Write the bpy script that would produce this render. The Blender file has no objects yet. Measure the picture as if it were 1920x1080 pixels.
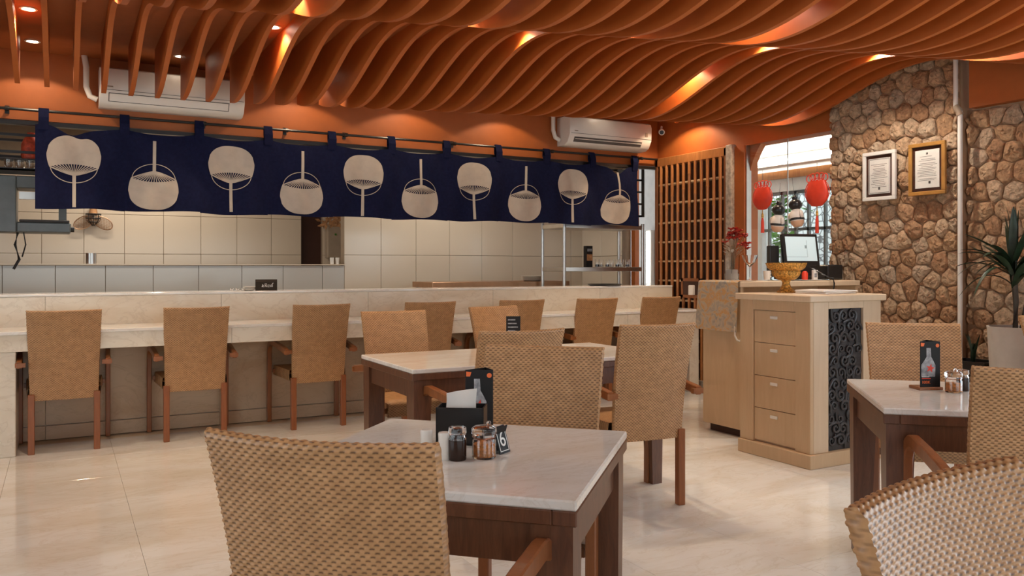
import bpy, math, random
import numpy as np
from mathutils import Vector, Matrix
random.seed(7)
PI = math.pi
SC = bpy.context.scene
COL = SC.collection

# ------------------------------------------------------------------ camera
cam_d = bpy.data.cameras.new('camera'); cam = bpy.data.objects.new('camera', cam_d); COL.objects.link(cam)
cam_d.sensor_width = 36.0; cam_d.lens = 36.0 * 1541 / 1920
cam_d.shift_y = -40 / 1920
cam_d.clip_start = 0.05
cam.location = (0, 0, 1.25)
cam.rotation_euler = (PI / 2, 0, -math.radians(28.74))
SC.camera = cam

# ------------------------------------------------------------------ colour management and world
SC.view_settings.view_transform = 'Standard'
try: SC.view_settings.look = 'None'
except Exception: pass
SC.view_settings.gamma = 1.0
SC.view_settings.use_curve_mapping = False
SC.view_settings.exposure = -0.3
wd = bpy.data.worlds.new('world'); SC.world = wd; wd.use_nodes = True
wd.node_tree.nodes['Background'].inputs[0].default_value = (0.86, 0.93, 1.0, 1)
wd.node_tree.nodes['Background'].inputs[1].default_value = 3.5

def area(name, loc, rot, sx, sy, power, col):
    l = bpy.data.lights.new(name, 'AREA'); l.shape = 'RECTANGLE'; l.size = sx; l.size_y = sy
    l.energy = power; l.color = col
    o = bpy.data.objects.new(name, l); COL.objects.link(o); o.location = loc; o.rotation_euler = rot
    return o
# daylight entering through the glazed front wall behind the camera and the glazed side on the left
area('daylight_front', (1.2, -1.85, 1.45), (PI / 2, 0, PI), 6.4, 2.2, 115, (0.70, 0.86, 1.0))
area('daylight_right', (5.66, .25, 1.35), (PI / 2, 0, PI / 2), 3.0, 1.9, 50, (0.70, 0.86, 1.0))
area('daylight_side', (-3.75, 2.6, 1.45), (PI / 2, 0, -PI / 2), 5.0, 2.3, 18, (0.84, 0.93, 1.0))

# ------------------------------------------------------------------ materials
MATS = {}
def new_mat(name):
    m = bpy.data.materials.new(name); m.use_nodes = True
    nt = m.node_tree; b = nt.nodes['Principled BSDF']
    return m, nt, b
def coord(nt, scale=(1, 1, 1), kind='Object'):
    tc = nt.nodes.new('ShaderNodeTexCoord'); mp = nt.nodes.new('ShaderNodeMapping')
    mp.inputs['Scale'].default_value = scale
    nt.links.new(tc.outputs[kind], mp.inputs['Vector']); return mp.outputs['Vector']
def noise(nt, vec, scale, detail=4, rough=.55, dist=0):
    n = nt.nodes.new('ShaderNodeTexNoise'); n.inputs['Scale'].default_value = scale
    n.inputs['Detail'].default_value = detail; n.inputs['Roughness'].default_value = rough
    n.inputs['Distortion'].default_value = dist
    nt.links.new(vec, n.inputs['Vector']); return n.outputs['Fac']
def ramp(nt, fac, stops):
    r = nt.nodes.new('ShaderNodeValToRGB'); cr = r.color_ramp
    while len(cr.elements) < len(stops): cr.elements.new(.5)
    for e, (p, c) in zip(cr.elements, stops): e.position = p; e.color = (*c, 1)
    nt.links.new(fac, r.inputs['Fac']); return r.outputs['Color']
def bump(nt, b, h, s, d=.002):
    n = nt.nodes.new('ShaderNodeBump'); n.inputs['Strength'].default_value = s; n.inputs['Distance'].default_value = d
    nt.links.new(h, n.inputs['Height']); nt.links.new(n.outputs['Normal'], b.inputs['Normal'])
def plain(name, col, rough=.5, metal=0, var=.06, spec=.5, bs=0, nscale=12, **kw):
    m, nt, b = new_mat(name)
    v = coord(nt); f = noise(nt, v, nscale, 3)
    lo = tuple(max(0, c * (1 - var)) for c in col); hi = tuple(min(1, c * (1 + var)) for c in col)
    nt.links.new(ramp(nt, f, [(.3, lo), (.7, hi)]), b.inputs['Base Color'])
    b.inputs['Roughness'].default_value = rough; b.inputs['Metallic'].default_value = metal
    b.inputs['Specular IOR Level'].default_value = spec
    if bs: bump(nt, b, noise(nt, v, nscale * 6, 4), bs)
    for k, val in kw.items(): b.inputs[k.replace('_', ' ')].default_value = val
    MATS[name] = m; return m
def wood(name, c0, c1, rough=.4, scale=(4, 4, .5), gs=9, kind='Object'):
    m, nt, b = new_mat(name)
    v = coord(nt, scale, kind); f = noise(nt, v, gs, 6, .65, 1.2)
    nt.links.new(ramp(nt, f, [(.25, c0), (.75, c1)]), b.inputs['Base Color'])
    b.inputs['Roughness'].default_value = rough; bump(nt, b, f, .08)
    MATS[name] = m; return m
def marble(name, base, warm, vein, rough=.12, sc=1.0):
    m, nt, b = new_mat(name)
    g = nt.nodes.new('ShaderNodeNewGeometry'); mp = nt.nodes.new('ShaderNodeMapping')
    mp.inputs['Scale'].default_value = (sc * .55, sc * 1.5, sc); mp.inputs['Rotation'].default_value = (0, 0, .35)
    nt.links.new(g.outputs['Position'], mp.inputs['Vector']); v = mp.outputs['Vector']
    f = noise(nt, v, 2.2, 6, .6, .8)
    c = ramp(nt, f, [(.32, warm), (.55, base), (.8, base)])
    f2 = noise(nt, v, 4.5, 8, .6, 1.6)
    vn = ramp(nt, f2, [(.47, (0, 0, 0)), (.50, (1, 1, 1)), (.53, (0, 0, 0))])
    mx = nt.nodes.new('ShaderNodeMix'); mx.data_type = 'RGBA'
    sc2 = nt.nodes.new('ShaderNodeMath'); sc2.operation = 'MULTIPLY'; sc2.inputs[1].default_value = .22
    nt.links.new(vn, sc2.inputs[0]); nt.links.new(sc2.outputs[0], mx.inputs[0])
    nt.links.new(c, mx.inputs[6]); mx.inputs[7].default_value = (*vein, 1)
    nt.links.new(mx.outputs[2], b.inputs['Base Color'])
    b.inputs['Roughness'].default_value = rough
    MATS[name] = m; return m
def emis(name, col, s):
    m, nt, b = new_mat(name); b.inputs['Base Color'].default_value = (*col, 1)
    b.inputs['Emission Color'].default_value = (*col, 1); b.inputs['Emission Strength'].default_value = s
    MATS[name] = m; return m
def glass(name, col=(1, 1, 1), rough=0.02, thin=False):
    m, nt, b = new_mat(name)
    if thin:
        nt.nodes.remove(b); o = nt.nodes['Material Output']
        t = nt.nodes.new('ShaderNodeBsdfTransparent'); t.inputs[0].default_value = (*col, 1)
        g = nt.nodes.new('ShaderNodeBsdfGlossy'); g.inputs['Roughness'].default_value = rough
        lw = nt.nodes.new('ShaderNodeLayerWeight'); lw.inputs[0].default_value = .5
        pw = nt.nodes.new('ShaderNodeMath'); pw.operation = 'POWER'; pw.inputs[1].default_value = 5; nt.links.new(lw.outputs['Facing'], pw.inputs[0])
        fr = nt.nodes.new('ShaderNodeMath'); fr.operation = 'MULTIPLY_ADD'; fr.inputs[1].default_value = .9; fr.inputs[2].default_value = .04; nt.links.new(pw.outputs[0], fr.inputs[0])
        mx = nt.nodes.new('ShaderNodeMixShader')
        nt.links.new(fr.outputs[0], mx.inputs[0]); nt.links.new(t.outputs[0], mx.inputs[1]); nt.links.new(g.outputs[0], mx.inputs[2])
        nt.links.new(mx.outputs[0], o.inputs[0])
    else:
        b.inputs['Base Color'].default_value = (*col, 1); b.inputs['Transmission Weight'].default_value = 1
        b.inputs['Roughness'].default_value = rough; b.inputs['IOR'].default_value = 1.45
    MATS[name] = m; return m

plain('orange_paint', (.38, .098, .016), .55, var=.05)
plain('orange_slat', (.44, .108, .016), .5, var=.04)
plain('ceiling_paint', (.34, .095, .02), .6)
marble('floor_marble', (.76, .745, .715), (.68, .63, .55), (.5, .4, .28), .09)
marble('table_marble', (.80, .78, .74), (.74, .69, .61), (.5, .4, .3), .10, 2.0)
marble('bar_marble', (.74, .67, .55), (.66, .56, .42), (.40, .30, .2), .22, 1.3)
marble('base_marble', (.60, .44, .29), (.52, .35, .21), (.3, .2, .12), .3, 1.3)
plain('grout', (.56, .46, .34), .8)
plain('tile_beige', (.62, .50, .37), .18, var=.03, nscale=1.5)
plain('tile_cream', (.68, .58, .45), .16, var=.03, nscale=1.5)
plain('tile_grey', (.52, .49, .44), .16, var=.04, nscale=1.5)
plain('dark_grout', (.24, .17, .11), .8)
wood('arm_wood', (.20, .065, .018), (.33, .115, .035), .32)
wood('leg_wood', (.20, .062, .018), (.32, .10, .028), .35)
wood('table_wood', (.075, .027, .012), (.17, .068, .030), .38, (6, 6, .8))
wood('pale_wood', (.54, .37, .215), (.62, .44, .27), .35, (3, 3, .35), 6)
wood('pale_wood_light', (.60, .45, .30), (.68, .53, .37), .35, (3, 3, .35), 6)
wood('bamboo', (.30, .105, .028), (.50, .20, .06), .35, (5, 5, .6))
wood('screen_wood', (.20, .065, .02), (.30, .105, .033), .45)
plain('screen_dark', (.055, .02, .01), .7)
plain('noren_blue', (.0085, .0105, .036), .95, var=.2, spec=.12, bs=.15, nscale=40)
plain('noren_print', (.50, .43, .35), .85, var=.07, bs=.1, nscale=14)
plain('white_plastic', (.74, .69, .62), .35, var=.02)
plain('white_trim', (.74, .70, .64), .4, var=.02)
plain('black_metal', (.012, .011, .010), .35, var=.1)
plain('black_plastic', (.014, .013, .013), .3, var=.1)
plain('black_card', (.014, .012, .012), .5, var=.2, spec=.25)
plain('steel', (.55, .52, .48), .28, 1.0, var=.05)
plain('steel_copper', (.50, .30, .18), .35, 1.0, var=.1)
plain('grey_metal', (.16, .17, .165), .4, .3, var=.1)
plain('dark_iron', (.06, .05, .045), .45, .6)
plain('paper', (.78, .74, .68), .7, var=.03)
plain('certificate', (.82, .79, .72), .6, var=.04)
plain('ink', (.10, .09, .08), .7)
plain('gold_frame', (.48, .24, .06), .4, .3, var=.2)
plain('gold', (.60, .30, .06), .35, .45, var=.75, bs=1.0, nscale=85)
plain('red', (.72, .05, .018), .5, var=.1)
plain('red_cloth', (.48, .06, .02), .6, var=.35, nscale=40)
plain('orange_mark', (.85, .16, .03), .5)
plain('grey_print', (.30, .30, .31), .5, var=.5, nscale=60)
plain('white_print', (.78, .76, .72), .5)
plain('soy', (.018, .006, .003), .1)
plain('spice', (.62, .22, .05), .8, var=.4, bs=.6, nscale=120)
plain('skin', (.72, .42, .26), .7)
plain('doll_white', (.78, .70, .62), .7)
plain('flower_red', (.42, .035, .02), .6, var=.5, nscale=60)
plain('flower_stem', (.30, .20, .12), .7, var=.4)
plain('leaf_dark', (.020, .040, .020), .35, var=.5)
plain('leaf_dry', (.06, .045, .03), .6, var=.4)
plain('dried', (.45, .22, .09), .8, var=.4, nscale=30)
plain('pot_white', (.56, .52, .46), .5)
plain('door_dark', (.05, .016, .007), .5)
plain('beige_metal', (.36, .27, .19), .45)
plain('hall_white', (.80, .78, .74), .6)
plain('foliage', (.10, .30, .04), .6, var=.8, nscale=9)
plain('soil', (.03, .02, .012), .9)
plain('side_stone', (.40, .33, .26), .6, var=.35, nscale=30, bs=.5)
emis('lamp_glow', (1.0, .86, .66), 30)
emis('tube_glow', (1.0, .97, .90), 5)
emis('screen_glow', (.50, .62, .66), .30)
plain('screen_line', (.25, .33, .36), .4)
glass('glass_clear'); glass('glass_pane', (.96, .98, .97), .0, True); glass('glass_thin', (1, 1, 1), .03, True)

# wicker: strands are honey cane, the upright stakes between them a browner cane (colour attribute 'stake')
m, nt, b = new_mat('wicker'); MATS['wicker'] = m
at = nt.nodes.new('ShaderNodeAttribute'); at.attribute_name = 'stake'
v = coord(nt); f = noise(nt, v, 35, 3)
c1 = ramp(nt, f, [(.3, (.42, .222, .092)), (.7, (.56, .31, .138))])
mx = nt.nodes.new('ShaderNodeMix'); mx.data_type = 'RGBA'
nt.links.new(at.outputs['Fac'], mx.inputs[0]); nt.links.new(c1, mx.inputs[6]); mx.inputs[7].default_value = (.085, .035, .014, 1)
nt.links.new(mx.outputs[2], b.inputs['Base Color']); b.inputs['Roughness'].default_value = .38

# stones: each stone gets its own tint
m, nt, b = new_mat('stone'); MATS['stone'] = m
oi = nt.nodes.new('ShaderNodeObjectInfo'); g = nt.nodes.new('ShaderNodeNewGeometry')
c = ramp(nt, oi.outputs['Random'], [(0, (.52, .29, .155)), (.35, (.64, .40, .22)), (.7, (.72, .51, .33)), (1, (.64, .49, .35))])
f = noise(nt, g.outputs['Position'], 26, 6, .7)
mx = nt.nodes.new('ShaderNodeMix'); mx.data_type = 'RGBA'; mx.blend_type = 'MULTIPLY'; mx.inputs[0].default_value = 1
nt.links.new(c, mx.inputs[6]); nt.links.new(ramp(nt, f, [(.3, (.55, .5, .46)), (.62, (1.15, 1.12, 1.08))]), mx.inputs[7])
nt.links.new(mx.outputs[2], b.inputs['Base Color']); b.inputs['Roughness'].default_value = .85
bump(nt, b, noise(nt, g.outputs['Position'], 34, 8, .75), 1.0, .03)
plain('mortar', (.38, .23, .13), .95, bs=.5)

# patterned runner
m, nt, b = new_mat('runner_cloth'); MATS['runner_cloth'] = m
v = coord(nt); f = noise(nt, v, 11, 5, .6, 1.5)
nt.links.new(ramp(nt, f, [(.35, (.26, .24, .21)), (.5, (.46, .36, .25)), (.58, (.52, .27, .08)), (.68, (.36, .33, .29))]), b.inputs['Base Color'])
b.inputs['Roughness'].default_value = .8

# fish-scale wall outside
m, nt, b = new_mat('scale_shingle'); MATS['scale_shingle'] = m
v = coord(nt, (1, 1, 1)); w = nt.nodes.new('ShaderNodeTexVoronoi'); w.inputs['Scale'].default_value = 11; w.feature = 'DISTANCE_TO_EDGE'
nt.links.new(v, w.inputs['Vector'])
nt.links.new(ramp(nt, w.outputs['Distance'], [(.02, (.16, .15, .16)), (.12, (.85, .83, .83))]), b.inputs['Base Color']); b.inputs['Roughness'].default_value = .8

# ------------------------------------------------------------------ mesh helpers
class MB:
    def __init__(s): s.v = []; s.f = []
    def add(s, vs, fs, M=None):
        o = len(s.v)
        s.v += [tuple(M @ Vector(p)) if M is not None else tuple(p) for p in vs]
        s.f += [tuple(i + o for i in f) for f in fs]; return s
    def box(s, lo, hi, M=None):
        x0, y0, z0 = lo; x1, y1, z1 = hi
        return s.add([(x0, y0, z0), (x1, y0, z0), (x1, y1, z0), (x0, y1, z0), (x0, y0, z1), (x1, y0, z1), (x1, y1, z1), (x0, y1, z1)],
                     [(0, 3, 2, 1), (4, 5, 6, 7), (0, 1, 5, 4), (1, 2, 6, 5), (2, 3, 7, 6), (3, 0, 4, 7)], M)
    def bbox(s, lo, hi, bv=.004, M=None):      # box with chamfered edges
        x0, y0, z0 = lo; x1, y1, z1 = hi; q = min(bv, (x1 - x0) * .45, (y1 - y0) * .45, (z1 - z0) * .45)
        vs = []; idx = {}
        for a, X in enumerate((x0, x1)):
            for bb, Y in enumerate((y0, y1)):
                for c_, Z in enumerate((z0, z1)):
                    sx = q if a == 0 else -q; sy = q if bb == 0 else -q; sz = q if c_ == 0 else -q
                    for k, p in enumerate(((X, Y + sy, Z + sz), (X + sx, Y, Z + sz), (X + sx, Y + sy, Z))):
                        idx[a, bb, c_, k] = len(vs); vs.append(p)
        I = idx; fs = []
        for a in (0, 1):
            r = [(a, 0, 0, 0), (a, 1, 0, 0), (a, 1, 1, 0), (a, 0, 1, 0)]; fs.append([I[i] for i in (r if a else r[::-1])])
            r = [(0, a, 0, 1), (0, a, 1, 1), (1, a, 1, 1), (1, a, 0, 1)]; fs.append([I[i] for i in (r if a else r[::-1])])
            r = [(0, 0, a, 2), (1, 0, a, 2), (1, 1, a, 2), (0, 1, a, 2)]; fs.append([I[i] for i in (r if a else r[::-1])])
        for a in (0, 1):
            for bb in (0, 1):
                fs.append([I[a, bb, 0, 0], I[a, bb, 1, 0], I[a, bb, 1, 1], I[a, bb, 0, 1]])
                fs.append([I[a, 0, bb, 0], I[a, 1, bb, 0], I[a, 1, bb, 2], I[a, 0, bb, 2]])
                fs.append([I[0, a, bb, 1], I[1, a, bb, 1], I[1, a, bb, 2], I[0, a, bb, 2]])
                for c_ in (0, 1): fs.append([I[a, bb, c_, 0], I[a, bb, c_, 1], I[a, bb, c_, 2]])
        return s.add(vs, fs, M)
    def ring_sweep(s, rings, cap=True, closed=False, M=None):
        n = len(rings[0]); vs = [p for r in rings for p in r]; fs = []
        m_ = len(rings)
        for i in range(m_ if closed else m_ - 1):
            for j in range(n):
                a = i * n + j; b_ = i * n + (j + 1) % n; k = ((i + 1) % m_) * n
                fs.append((a, b_, k + (j + 1) % n, k + j))
        if cap and not closed:
            fs.append(tuple(range(n))[::-1]); fs.append(tuple(range((m_ - 1) * n, m_ * n)))
        return s.add(vs, fs, M)
    def sweep(s, path, prof, up=(0, 0, 1), closed=False, M=None, scales=None):
        P = [Vector(p) for p in path]; rings = []; n = len(P); up = Vector(up)
        for i, p in enumerate(P):
            if closed: t = P[(i + 1) % n] - P[i - 1]
            else: t = P[min(i + 1, n - 1)] - P[max(i - 1, 0)]
            t.normalize(); sd = t.cross(up)
            if sd.length < 1e-4: sd = t.cross(Vector((1, 0, 0)) if abs(t.x) < .9 else Vector((0, 1, 0)))
            sd.normalize(); nn = sd.cross(t)
            k = scales[i] if scales else 1
            rings.append([p + sd * a * k + nn * b_ * k for a, b_ in prof])
        return s.ring_sweep(rings, True, closed, M)
    def tube(s, path, r, n=8, closed=False, M=None, scales=None, up=(0, 0, 1)):
        return s.sweep(path, [(r * math.cos(2 * PI * k / n), r * math.sin(2 * PI * k / n)) for k in range(n)], up, closed, M, scales)
    def lathe(s, prof, n=24, c=(0, 0, 0), M=None, closed=False):
        rings = [[(c[0] + r * math.cos(2 * PI * k / n), c[1] + r * math.sin(2 * PI * k / n), c[2] + z) for k in range(n)] for r, z in prof]
        return s.ring_sweep(rings, True, closed, M)
    def prism(s, poly, ax, d0, d1, M=None):     # poly in the plane orthogonal to axis ax
        def P(a, b_, d): return {'x': (d, a, b_), 'y': (a, d, b_), 'z': (a, b_, d)}[ax]
        n = len(poly)
        return s.add([P(a, b_, d0) for a, b_ in poly] + [P(a, b_, d1) for a, b_ in poly],
                     [tuple(range(n))[::-1], tuple(range(n, 2 * n))] + [(i, (i + 1) % n, n + (i + 1) % n, n + i) for i in range(n)], M)
    def ball(s, c, r, n=12, m_=8, M=None):
        rx, ry, rz = r if hasattr(r, '__len__') else (r, r, r)
        rings = [[(c[0] + rx * math.sin(PI * i / m_) * math.cos(2 * PI * k / n), c[1] + ry * math.sin(PI * i / m_) * math.sin(2 * PI * k / n), c[2] - rz * math.cos(PI * i / m_)) for k in range(n)] for i in range(1, m_)]
        return s.ring_sweep(rings, True, False, M)
    def mesh(s, name, mat, smooth=False, recalc=True):
        me = bpy.data.meshes.new(name); me.from_pydata([tuple(p) for p in s.v], [], s.f)
        if recalc:
            import bmesh
            bm = bmesh.new(); bm.from_mesh(me); bmesh.ops.recalc_face_normals(bm, faces=bm.faces); bm.to_mesh(me); bm.free()
        me.materials.append(MATS[mat])
        if smooth:
            me.polygons.foreach_set('use_smooth', [True] * len(me.polygons))
            if smooth != 'all':
                try: me.set_sharp_from_angle(angle=math.radians(40))
                except Exception: pass
        me.update(); return me
    def build(s, name, mat, parent=None, smooth=False, loc=None, rot=None):
        return link(name, s.mesh(name, mat, smooth), parent, loc, rot)
def link(name, me, parent=None, loc=None, rot=None):
    o = bpy.data.objects.new(name, me); COL.objects.link(o)
    if parent is not None: o.parent = parent
    if loc is not None: o.location = loc
    if rot is not None: o.rotation_euler = rot
    return o
def tag(o, label, cat, group=None):
    o['label'] = label; o['category'] = cat
    if group: o['group'] = group
    return o
def thing(name, label, cat, loc=(0, 0, 0), rz=0, group=None):
    o = bpy.data.objects.new(name, None); COL.objects.link(o); o.location = loc; o.rotation_euler = (0, 0, rz)
    o.empty_display_size = .1
    return tag(o, label, cat, group)
def struct(o): o['kind'] = 'structure'; return o
def copy_tree(o, parent=None):
    c_ = o.copy(); COL.objects.link(c_); c_.parent = parent
    for ch in list(o.children): copy_tree(ch, c_)
    return c_
def txt(name, body, size, mat, parent, loc, rot, align='CENTER', ext=.0004):
    cu = bpy.data.curves.new(name, 'FONT'); cu.body = body; cu.size = size; cu.align_x = align; cu.align_y = 'CENTER'; cu.extrude = ext
    o = bpy.data.objects.new(name, cu); COL.objects.link(o)
    dg = bpy.context.evaluated_depsgraph_get(); me = bpy.data.meshes.new_from_object(o.evaluated_get(dg)); me.name = name
    bpy.data.objects.remove(o); bpy.data.curves.remove(cu)
    me.materials.clear(); me.materials.append(MATS[mat])
    return link(name, me, parent, loc, rot)
def arc(c, r, a0, a1, n):
    return [(c[0] + r * math.cos(a0 + (a1 - a0) * i / n), c[1] + r * math.sin(a0 + (a1 - a0) * i / n)) for i in range(n + 1)]

# ------------------------------------------------------------------ floor
floor = struct(MB().box((-4, -3.6, -.12), (5.9, 10.5, -.006)).build('floor', 'grout'))
tm = MB().bbox((-.2994, -.2994, -.03), (.2994, .2994, 0), .001).mesh('floor_tile', 'floor_marble')
for i in range(-6, 9):
    for j in range(-9, 4):
        x = .31 + .3 + .6 * i; y = 4.85 + .3 + .6 * j
        if -4 < x - .3 and x < 5.5 and y < 6.9 and not (x < -1.9 and y < 2): link('floor_tile', tm, floor, (x, y, 0))
slab = MB().box((-4, -3.6, -.03), (-1.6, .0, -.002))
slab.build('floor_border', 'floor_marble', floor)

# ------------------------------------------------------------------ ceiling with wave-cut slats
ceiling = struct(MB().box((-4, -3.6, 2.86), (5.95, 7.2, 2.95)).build('ceiling', 'ceiling_paint'))
def wave(x, y):
    yt = 6.21 - .283 * (x - 1.9)
    return 2.635 - .135 * math.cos(2 * PI * (y - yt) / 2.53)
for i in range(-8, 32):
    x = .09 + .178 * i
    if x > 5.66: break
    y1 = 6.62 if x < 1.42 else 6.68
    y0 = -1.0
    n = 110; ys = [y0 + (y1 - y0) * k / n for k in range(n + 1)]
    rings = [[(x - .016, y, wave(x, y)), (x + .016, y, wave(x, y)), (x + .016, y, 2.859), (x - .016, y, 2.859)] for y in ys]
    MB().ring_sweep(rings).build('slat', 'orange_slat', ceiling, True)

# ------------------------------------------------------------------ walls of the dining room
wall_back = struct(MB().box((-4, 7.12, 2.345), (5.72, 7.24, 2.86)).build('wall_back', 'orange_paint'))
trim_1 = struct(MB().box((-4, 7.085, 2.305), (5.7, 7.14, 2.335)).build('trim_1', 'black_metal'))
struct(MB().box((-4.1, -3.6, 0), (-4, 10.5, .35)).box((-4.1, -3.6, 2.6), (-4, 10.5, 2.95)).box((-4.1, 5.3, .35), (-4, 10.5, 2.6)).box((-4.1, -3.6, .35), (-4, .1, 2.6)).build('wall_left', 'orange_paint'))
struct(MB().box((-4, -2.1, 0), (5.9, -2.0, .3)).box((-4, -2.1, 2.6), (5.9, -2.0, 2.95)).box((-4, -2.1, .3), (-2.1, -2.0, 2.6)).box((4.5, -2.1, .3), (5.9, -2.0, 2.6)).build('wall_front', 'orange_paint'))
w2 = MB()
for k in range(6): w2.box((-2.1 + k * 1.3, -2.08, .3), (-2.04 + k * 1.3, -2.02, 2.6))
w2 = struct(w2.build('window_2', 'black_metal')); MB().box((-2.05, -2.055, .3), (4.45, -2.045, 2.6)).build('pane', 'glass_pane', w2)
w3 = MB()
for k in range(5): w3.box((-4.08, .1 + k * 1.285, .35), (-4.02, .16 + k * 1.285, 2.6))
w3 = struct(w3.build('window_3', 'black_metal')); MB().box((-4.055, .1, .35), (-4.045, 5.3, 2.6)).build('pane', 'glass_pane', w3)

w5 = MB()
for k in range(4): w5.box((5.80, -1.3 + k * 1.02, .35), (5.85, -1.26 + k * 1.02, 2.39))
w5 = struct(w5.build('window_5', 'black_metal')); MB().box((5.822, -1.26, .35), (5.828, 1.8, 2.39)).build('pane', 'glass_pane', w5)
# right wall: beam, column, window surround (the stone parts follow)
wr = MB()
wr.box((5.72, 4.8, 2.405), (5.9, 7.12, 2.86))          # beam over window and screen
wr.box((5.72, -3.5, 2.39), (5.9, 3.6, 2.86))           # soffit over the recess
wr.box((5.70, 5.80, 0), (5.88, 5.925, 2.405))          # orange column
wr.box((5.72, 4.8, 0), (5.88, 5.80, 1.0))              # sill wall
wr.box((5.74, -2.0, 0), (5.9, 2.2, .35)).box((5.74, 1.8, .35), (5.9, 2.2, 2.39)).box((5.74, -2.0, .35), (5.9, -1.3, 2.39))
wr.box((5.84, 5.925, 0), (5.9, 7.12, 2.405))           # behind the screen
wall_right = struct(wr.build('wall_right', 'orange_paint'))
MB().bbox((5.66, 5.93, 0), (5.80, 6.01, 2.43), .006).build('stone_jamb', 'side_stone', wall_right)
ms = MB().box((5.72, 3.66, 0), (5.95, 4.8, 2.86)).build('wall_right_stone', 'mortar'); struct(ms)
ms2 = MB().box((5.80, 2.1, 0), (5.95, 3.66, 2.39)).build('wall_right_recess', 'mortar'); struct(ms2)

def clip(poly, a, b_, c_):       # keep a*x+b*y<=c
    out = []
    for i in range(len(poly)):
        p = poly[i]; q = poly[(i + 1) % len(poly)]
        dp = a * p[0] + b_ * p[1] - c_; dq = a * q[0] + b_ * q[1] - c_
        if dp <= 0: out.append(p)
        if dp * dq < 0:
            t = dp / (dp - dq); out.append((p[0] + (q[0] - p[0]) * t, p[1] + (q[1] - p[1]) * t))
    return out
def stones(parent, xf, y0, y1, z0, z1, sy, sz, seed, border=True):
    rnd = random.Random(seed); pts = []
    nz = int(round((z1 - z0) / sz)); ny = int(round((y1 - y0) / sy))
    for j in range(nz):
        for i in range(ny + 1):
            y = y0 + (i + (.5 if j % 2 else 0) + rnd.uniform(-.28, .28)) * (y1 - y0) / ny
            z = z0 + (j + .5 + rnd.uniform(-.28, .28)) * (z1 - z0) / nz
            pts.append((y, z))
    for i, p in enumerate(pts):
        poly = [(y0, z0), (y1, z0), (y1, z1), (y0, z1)]
        for k, q in enumerate(pts):
            if k == i: continue
            dx, dz = q[0] - p[0], q[1] - p[1]; L = math.hypot(dx, dz)
            if L > .62: continue
            mid = ((p[0] + q[0]) / 2, (p[1] + q[1]) / 2)
            poly = clip(poly, dx / L, dz / L, (mid[0] * dx + mid[1] * dz) / L - .0012)
            if len(poly) < 3: break
        if len(poly) < 3: continue
        cy = sum(a for a, _ in poly) / len(poly); cz = sum(b_ for _, b_ in poly) / len(poly)
        # round the outline: subdivide and pull the corners in
        N = 13; per = []
        edges = [(poly[e], poly[(e + 1) % len(poly)]) for e in range(len(poly))]
        for a in range(N):
            th = 2 * PI * a / N; dy, dz = math.cos(th), math.sin(th); best = 9
            for (p0, p1) in edges:
                ex, ez = p1[0] - p0[0], p1[1] - p0[1]; den = dy * ez - dz * ex
                if abs(den) < 1e-9: continue
                t = ((p0[0] - cy) * ez - (p0[1] - cz) * ex) / den; s_ = ((p0[0] - cy) * dz - (p0[1] - cz) * dy) / den
                if t > 0 and -1e-6 <= s_ <= 1 + 1e-6: best = min(best, t)
            per.append(best)
        if max(per) > 2: continue
        mean = sum(per) / N
        per = [min(r, mean * 1.5) * rnd.uniform(.975, 1.0) for r in per]
        D = rnd.uniform(.024, .046); ty, tz = rnd.uniform(-.25, .25), rnd.uniform(-.25, .25)
        rings = []
        for k, (fr, h) in enumerate(((1.0, -.01), (.975, .42), (.84, .78), (.55, .97), (.22, 1.02))):
            rr = []
            for a in range(N):
                th = 2 * PI * a / N; r = per[a] * fr
                hh = max(-.01, h * D * (1 + rnd.uniform(-.24, .24)) + (ty * math.cos(th) + tz * math.sin(th)) * r * .35 * min(1, max(0, h)))
                rr.append((xf - hh - .002, cy + r * math.cos(th), cz + r * math.sin(th)))
            rings.append(rr)
        MB().ring_sweep(rings).build('stone', 'stone', parent)
stones(ms, 5.722, 3.67, 4.80, .0, 2.85, .132, .122, 3)
stones(ms2, 5.802, 2.45, 3.65, .0, 2.38, .140, .135, 5)
pipe = MB().tube([(5.68, 3.655, 0), (5.68, 3.655, 2.36)], .016, 10).tube([(5.68, 3.665, 2.40), (5.68, 3.665, 2.855)], .015, 10)
pp = thing('drain_pipe', 'white vertical pipe running up the edge of the stone wall', 'pipe', (5.68, 3.64, 0))
MB().tube([(0, 0, 0), (0, 0, 2.37)], .017, 10).build('lower_pipe', 'white_trim', pp, True)
MB().tube([(0, .035, 2.39), (0, .035, 2.858)], .016, 10).build('upper_pipe', 'white_trim', pp, True)
MB().tube([(0, 0, 2.34), (0, .01, 2.375), (0, .035, 2.41)], .024, 10).build('elbow', 'beige_metal', pp, True)

# ------------------------------------------------------------------ window, arch and the bright hall behind it
win = struct(MB().box((5.74, 5.30, 1.0), (5.75, 5.306, 2.405)).box((5.72, 5.785, 1.0), (5.78, 5.80, 2.405)).build('window_1', 'steel'))
MB().box((5.742, 4.80, 1.0), (5.748, 5.30, 2.405)).build('pane', 'glass_pane', win)
MB().box((5.742, 5.306, 1.0), (5.748, 5.80, 2.405)).build('pane', 'glass_pane', win)
poly = [(5.925, 1.0), (5.925, 2.86), (4.8, 2.86), (4.8, 2.60)] + [(5.22 + .60 * math.cos(a), 1.95 + .65 * math.sin(a)) for a in [PI / 2 - PI / 2 * k / 16 for k in range(17)]] + [(5.82, 1.0)]
wa = struct(MB().prism(poly, 'x', 5.765, 5.835).build('wall_arch', 'orange_paint'))
struct(MB().box((5.9, 3.2, -.1), (8.3, 10.4, 0)).build('floor_hall', 'hall_white'))
struct(MB().box((5.9, 3.0, 2.95), (8.3, 10.4, 3.05)).build('ceiling_hall', 'hall_white'))
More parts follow.
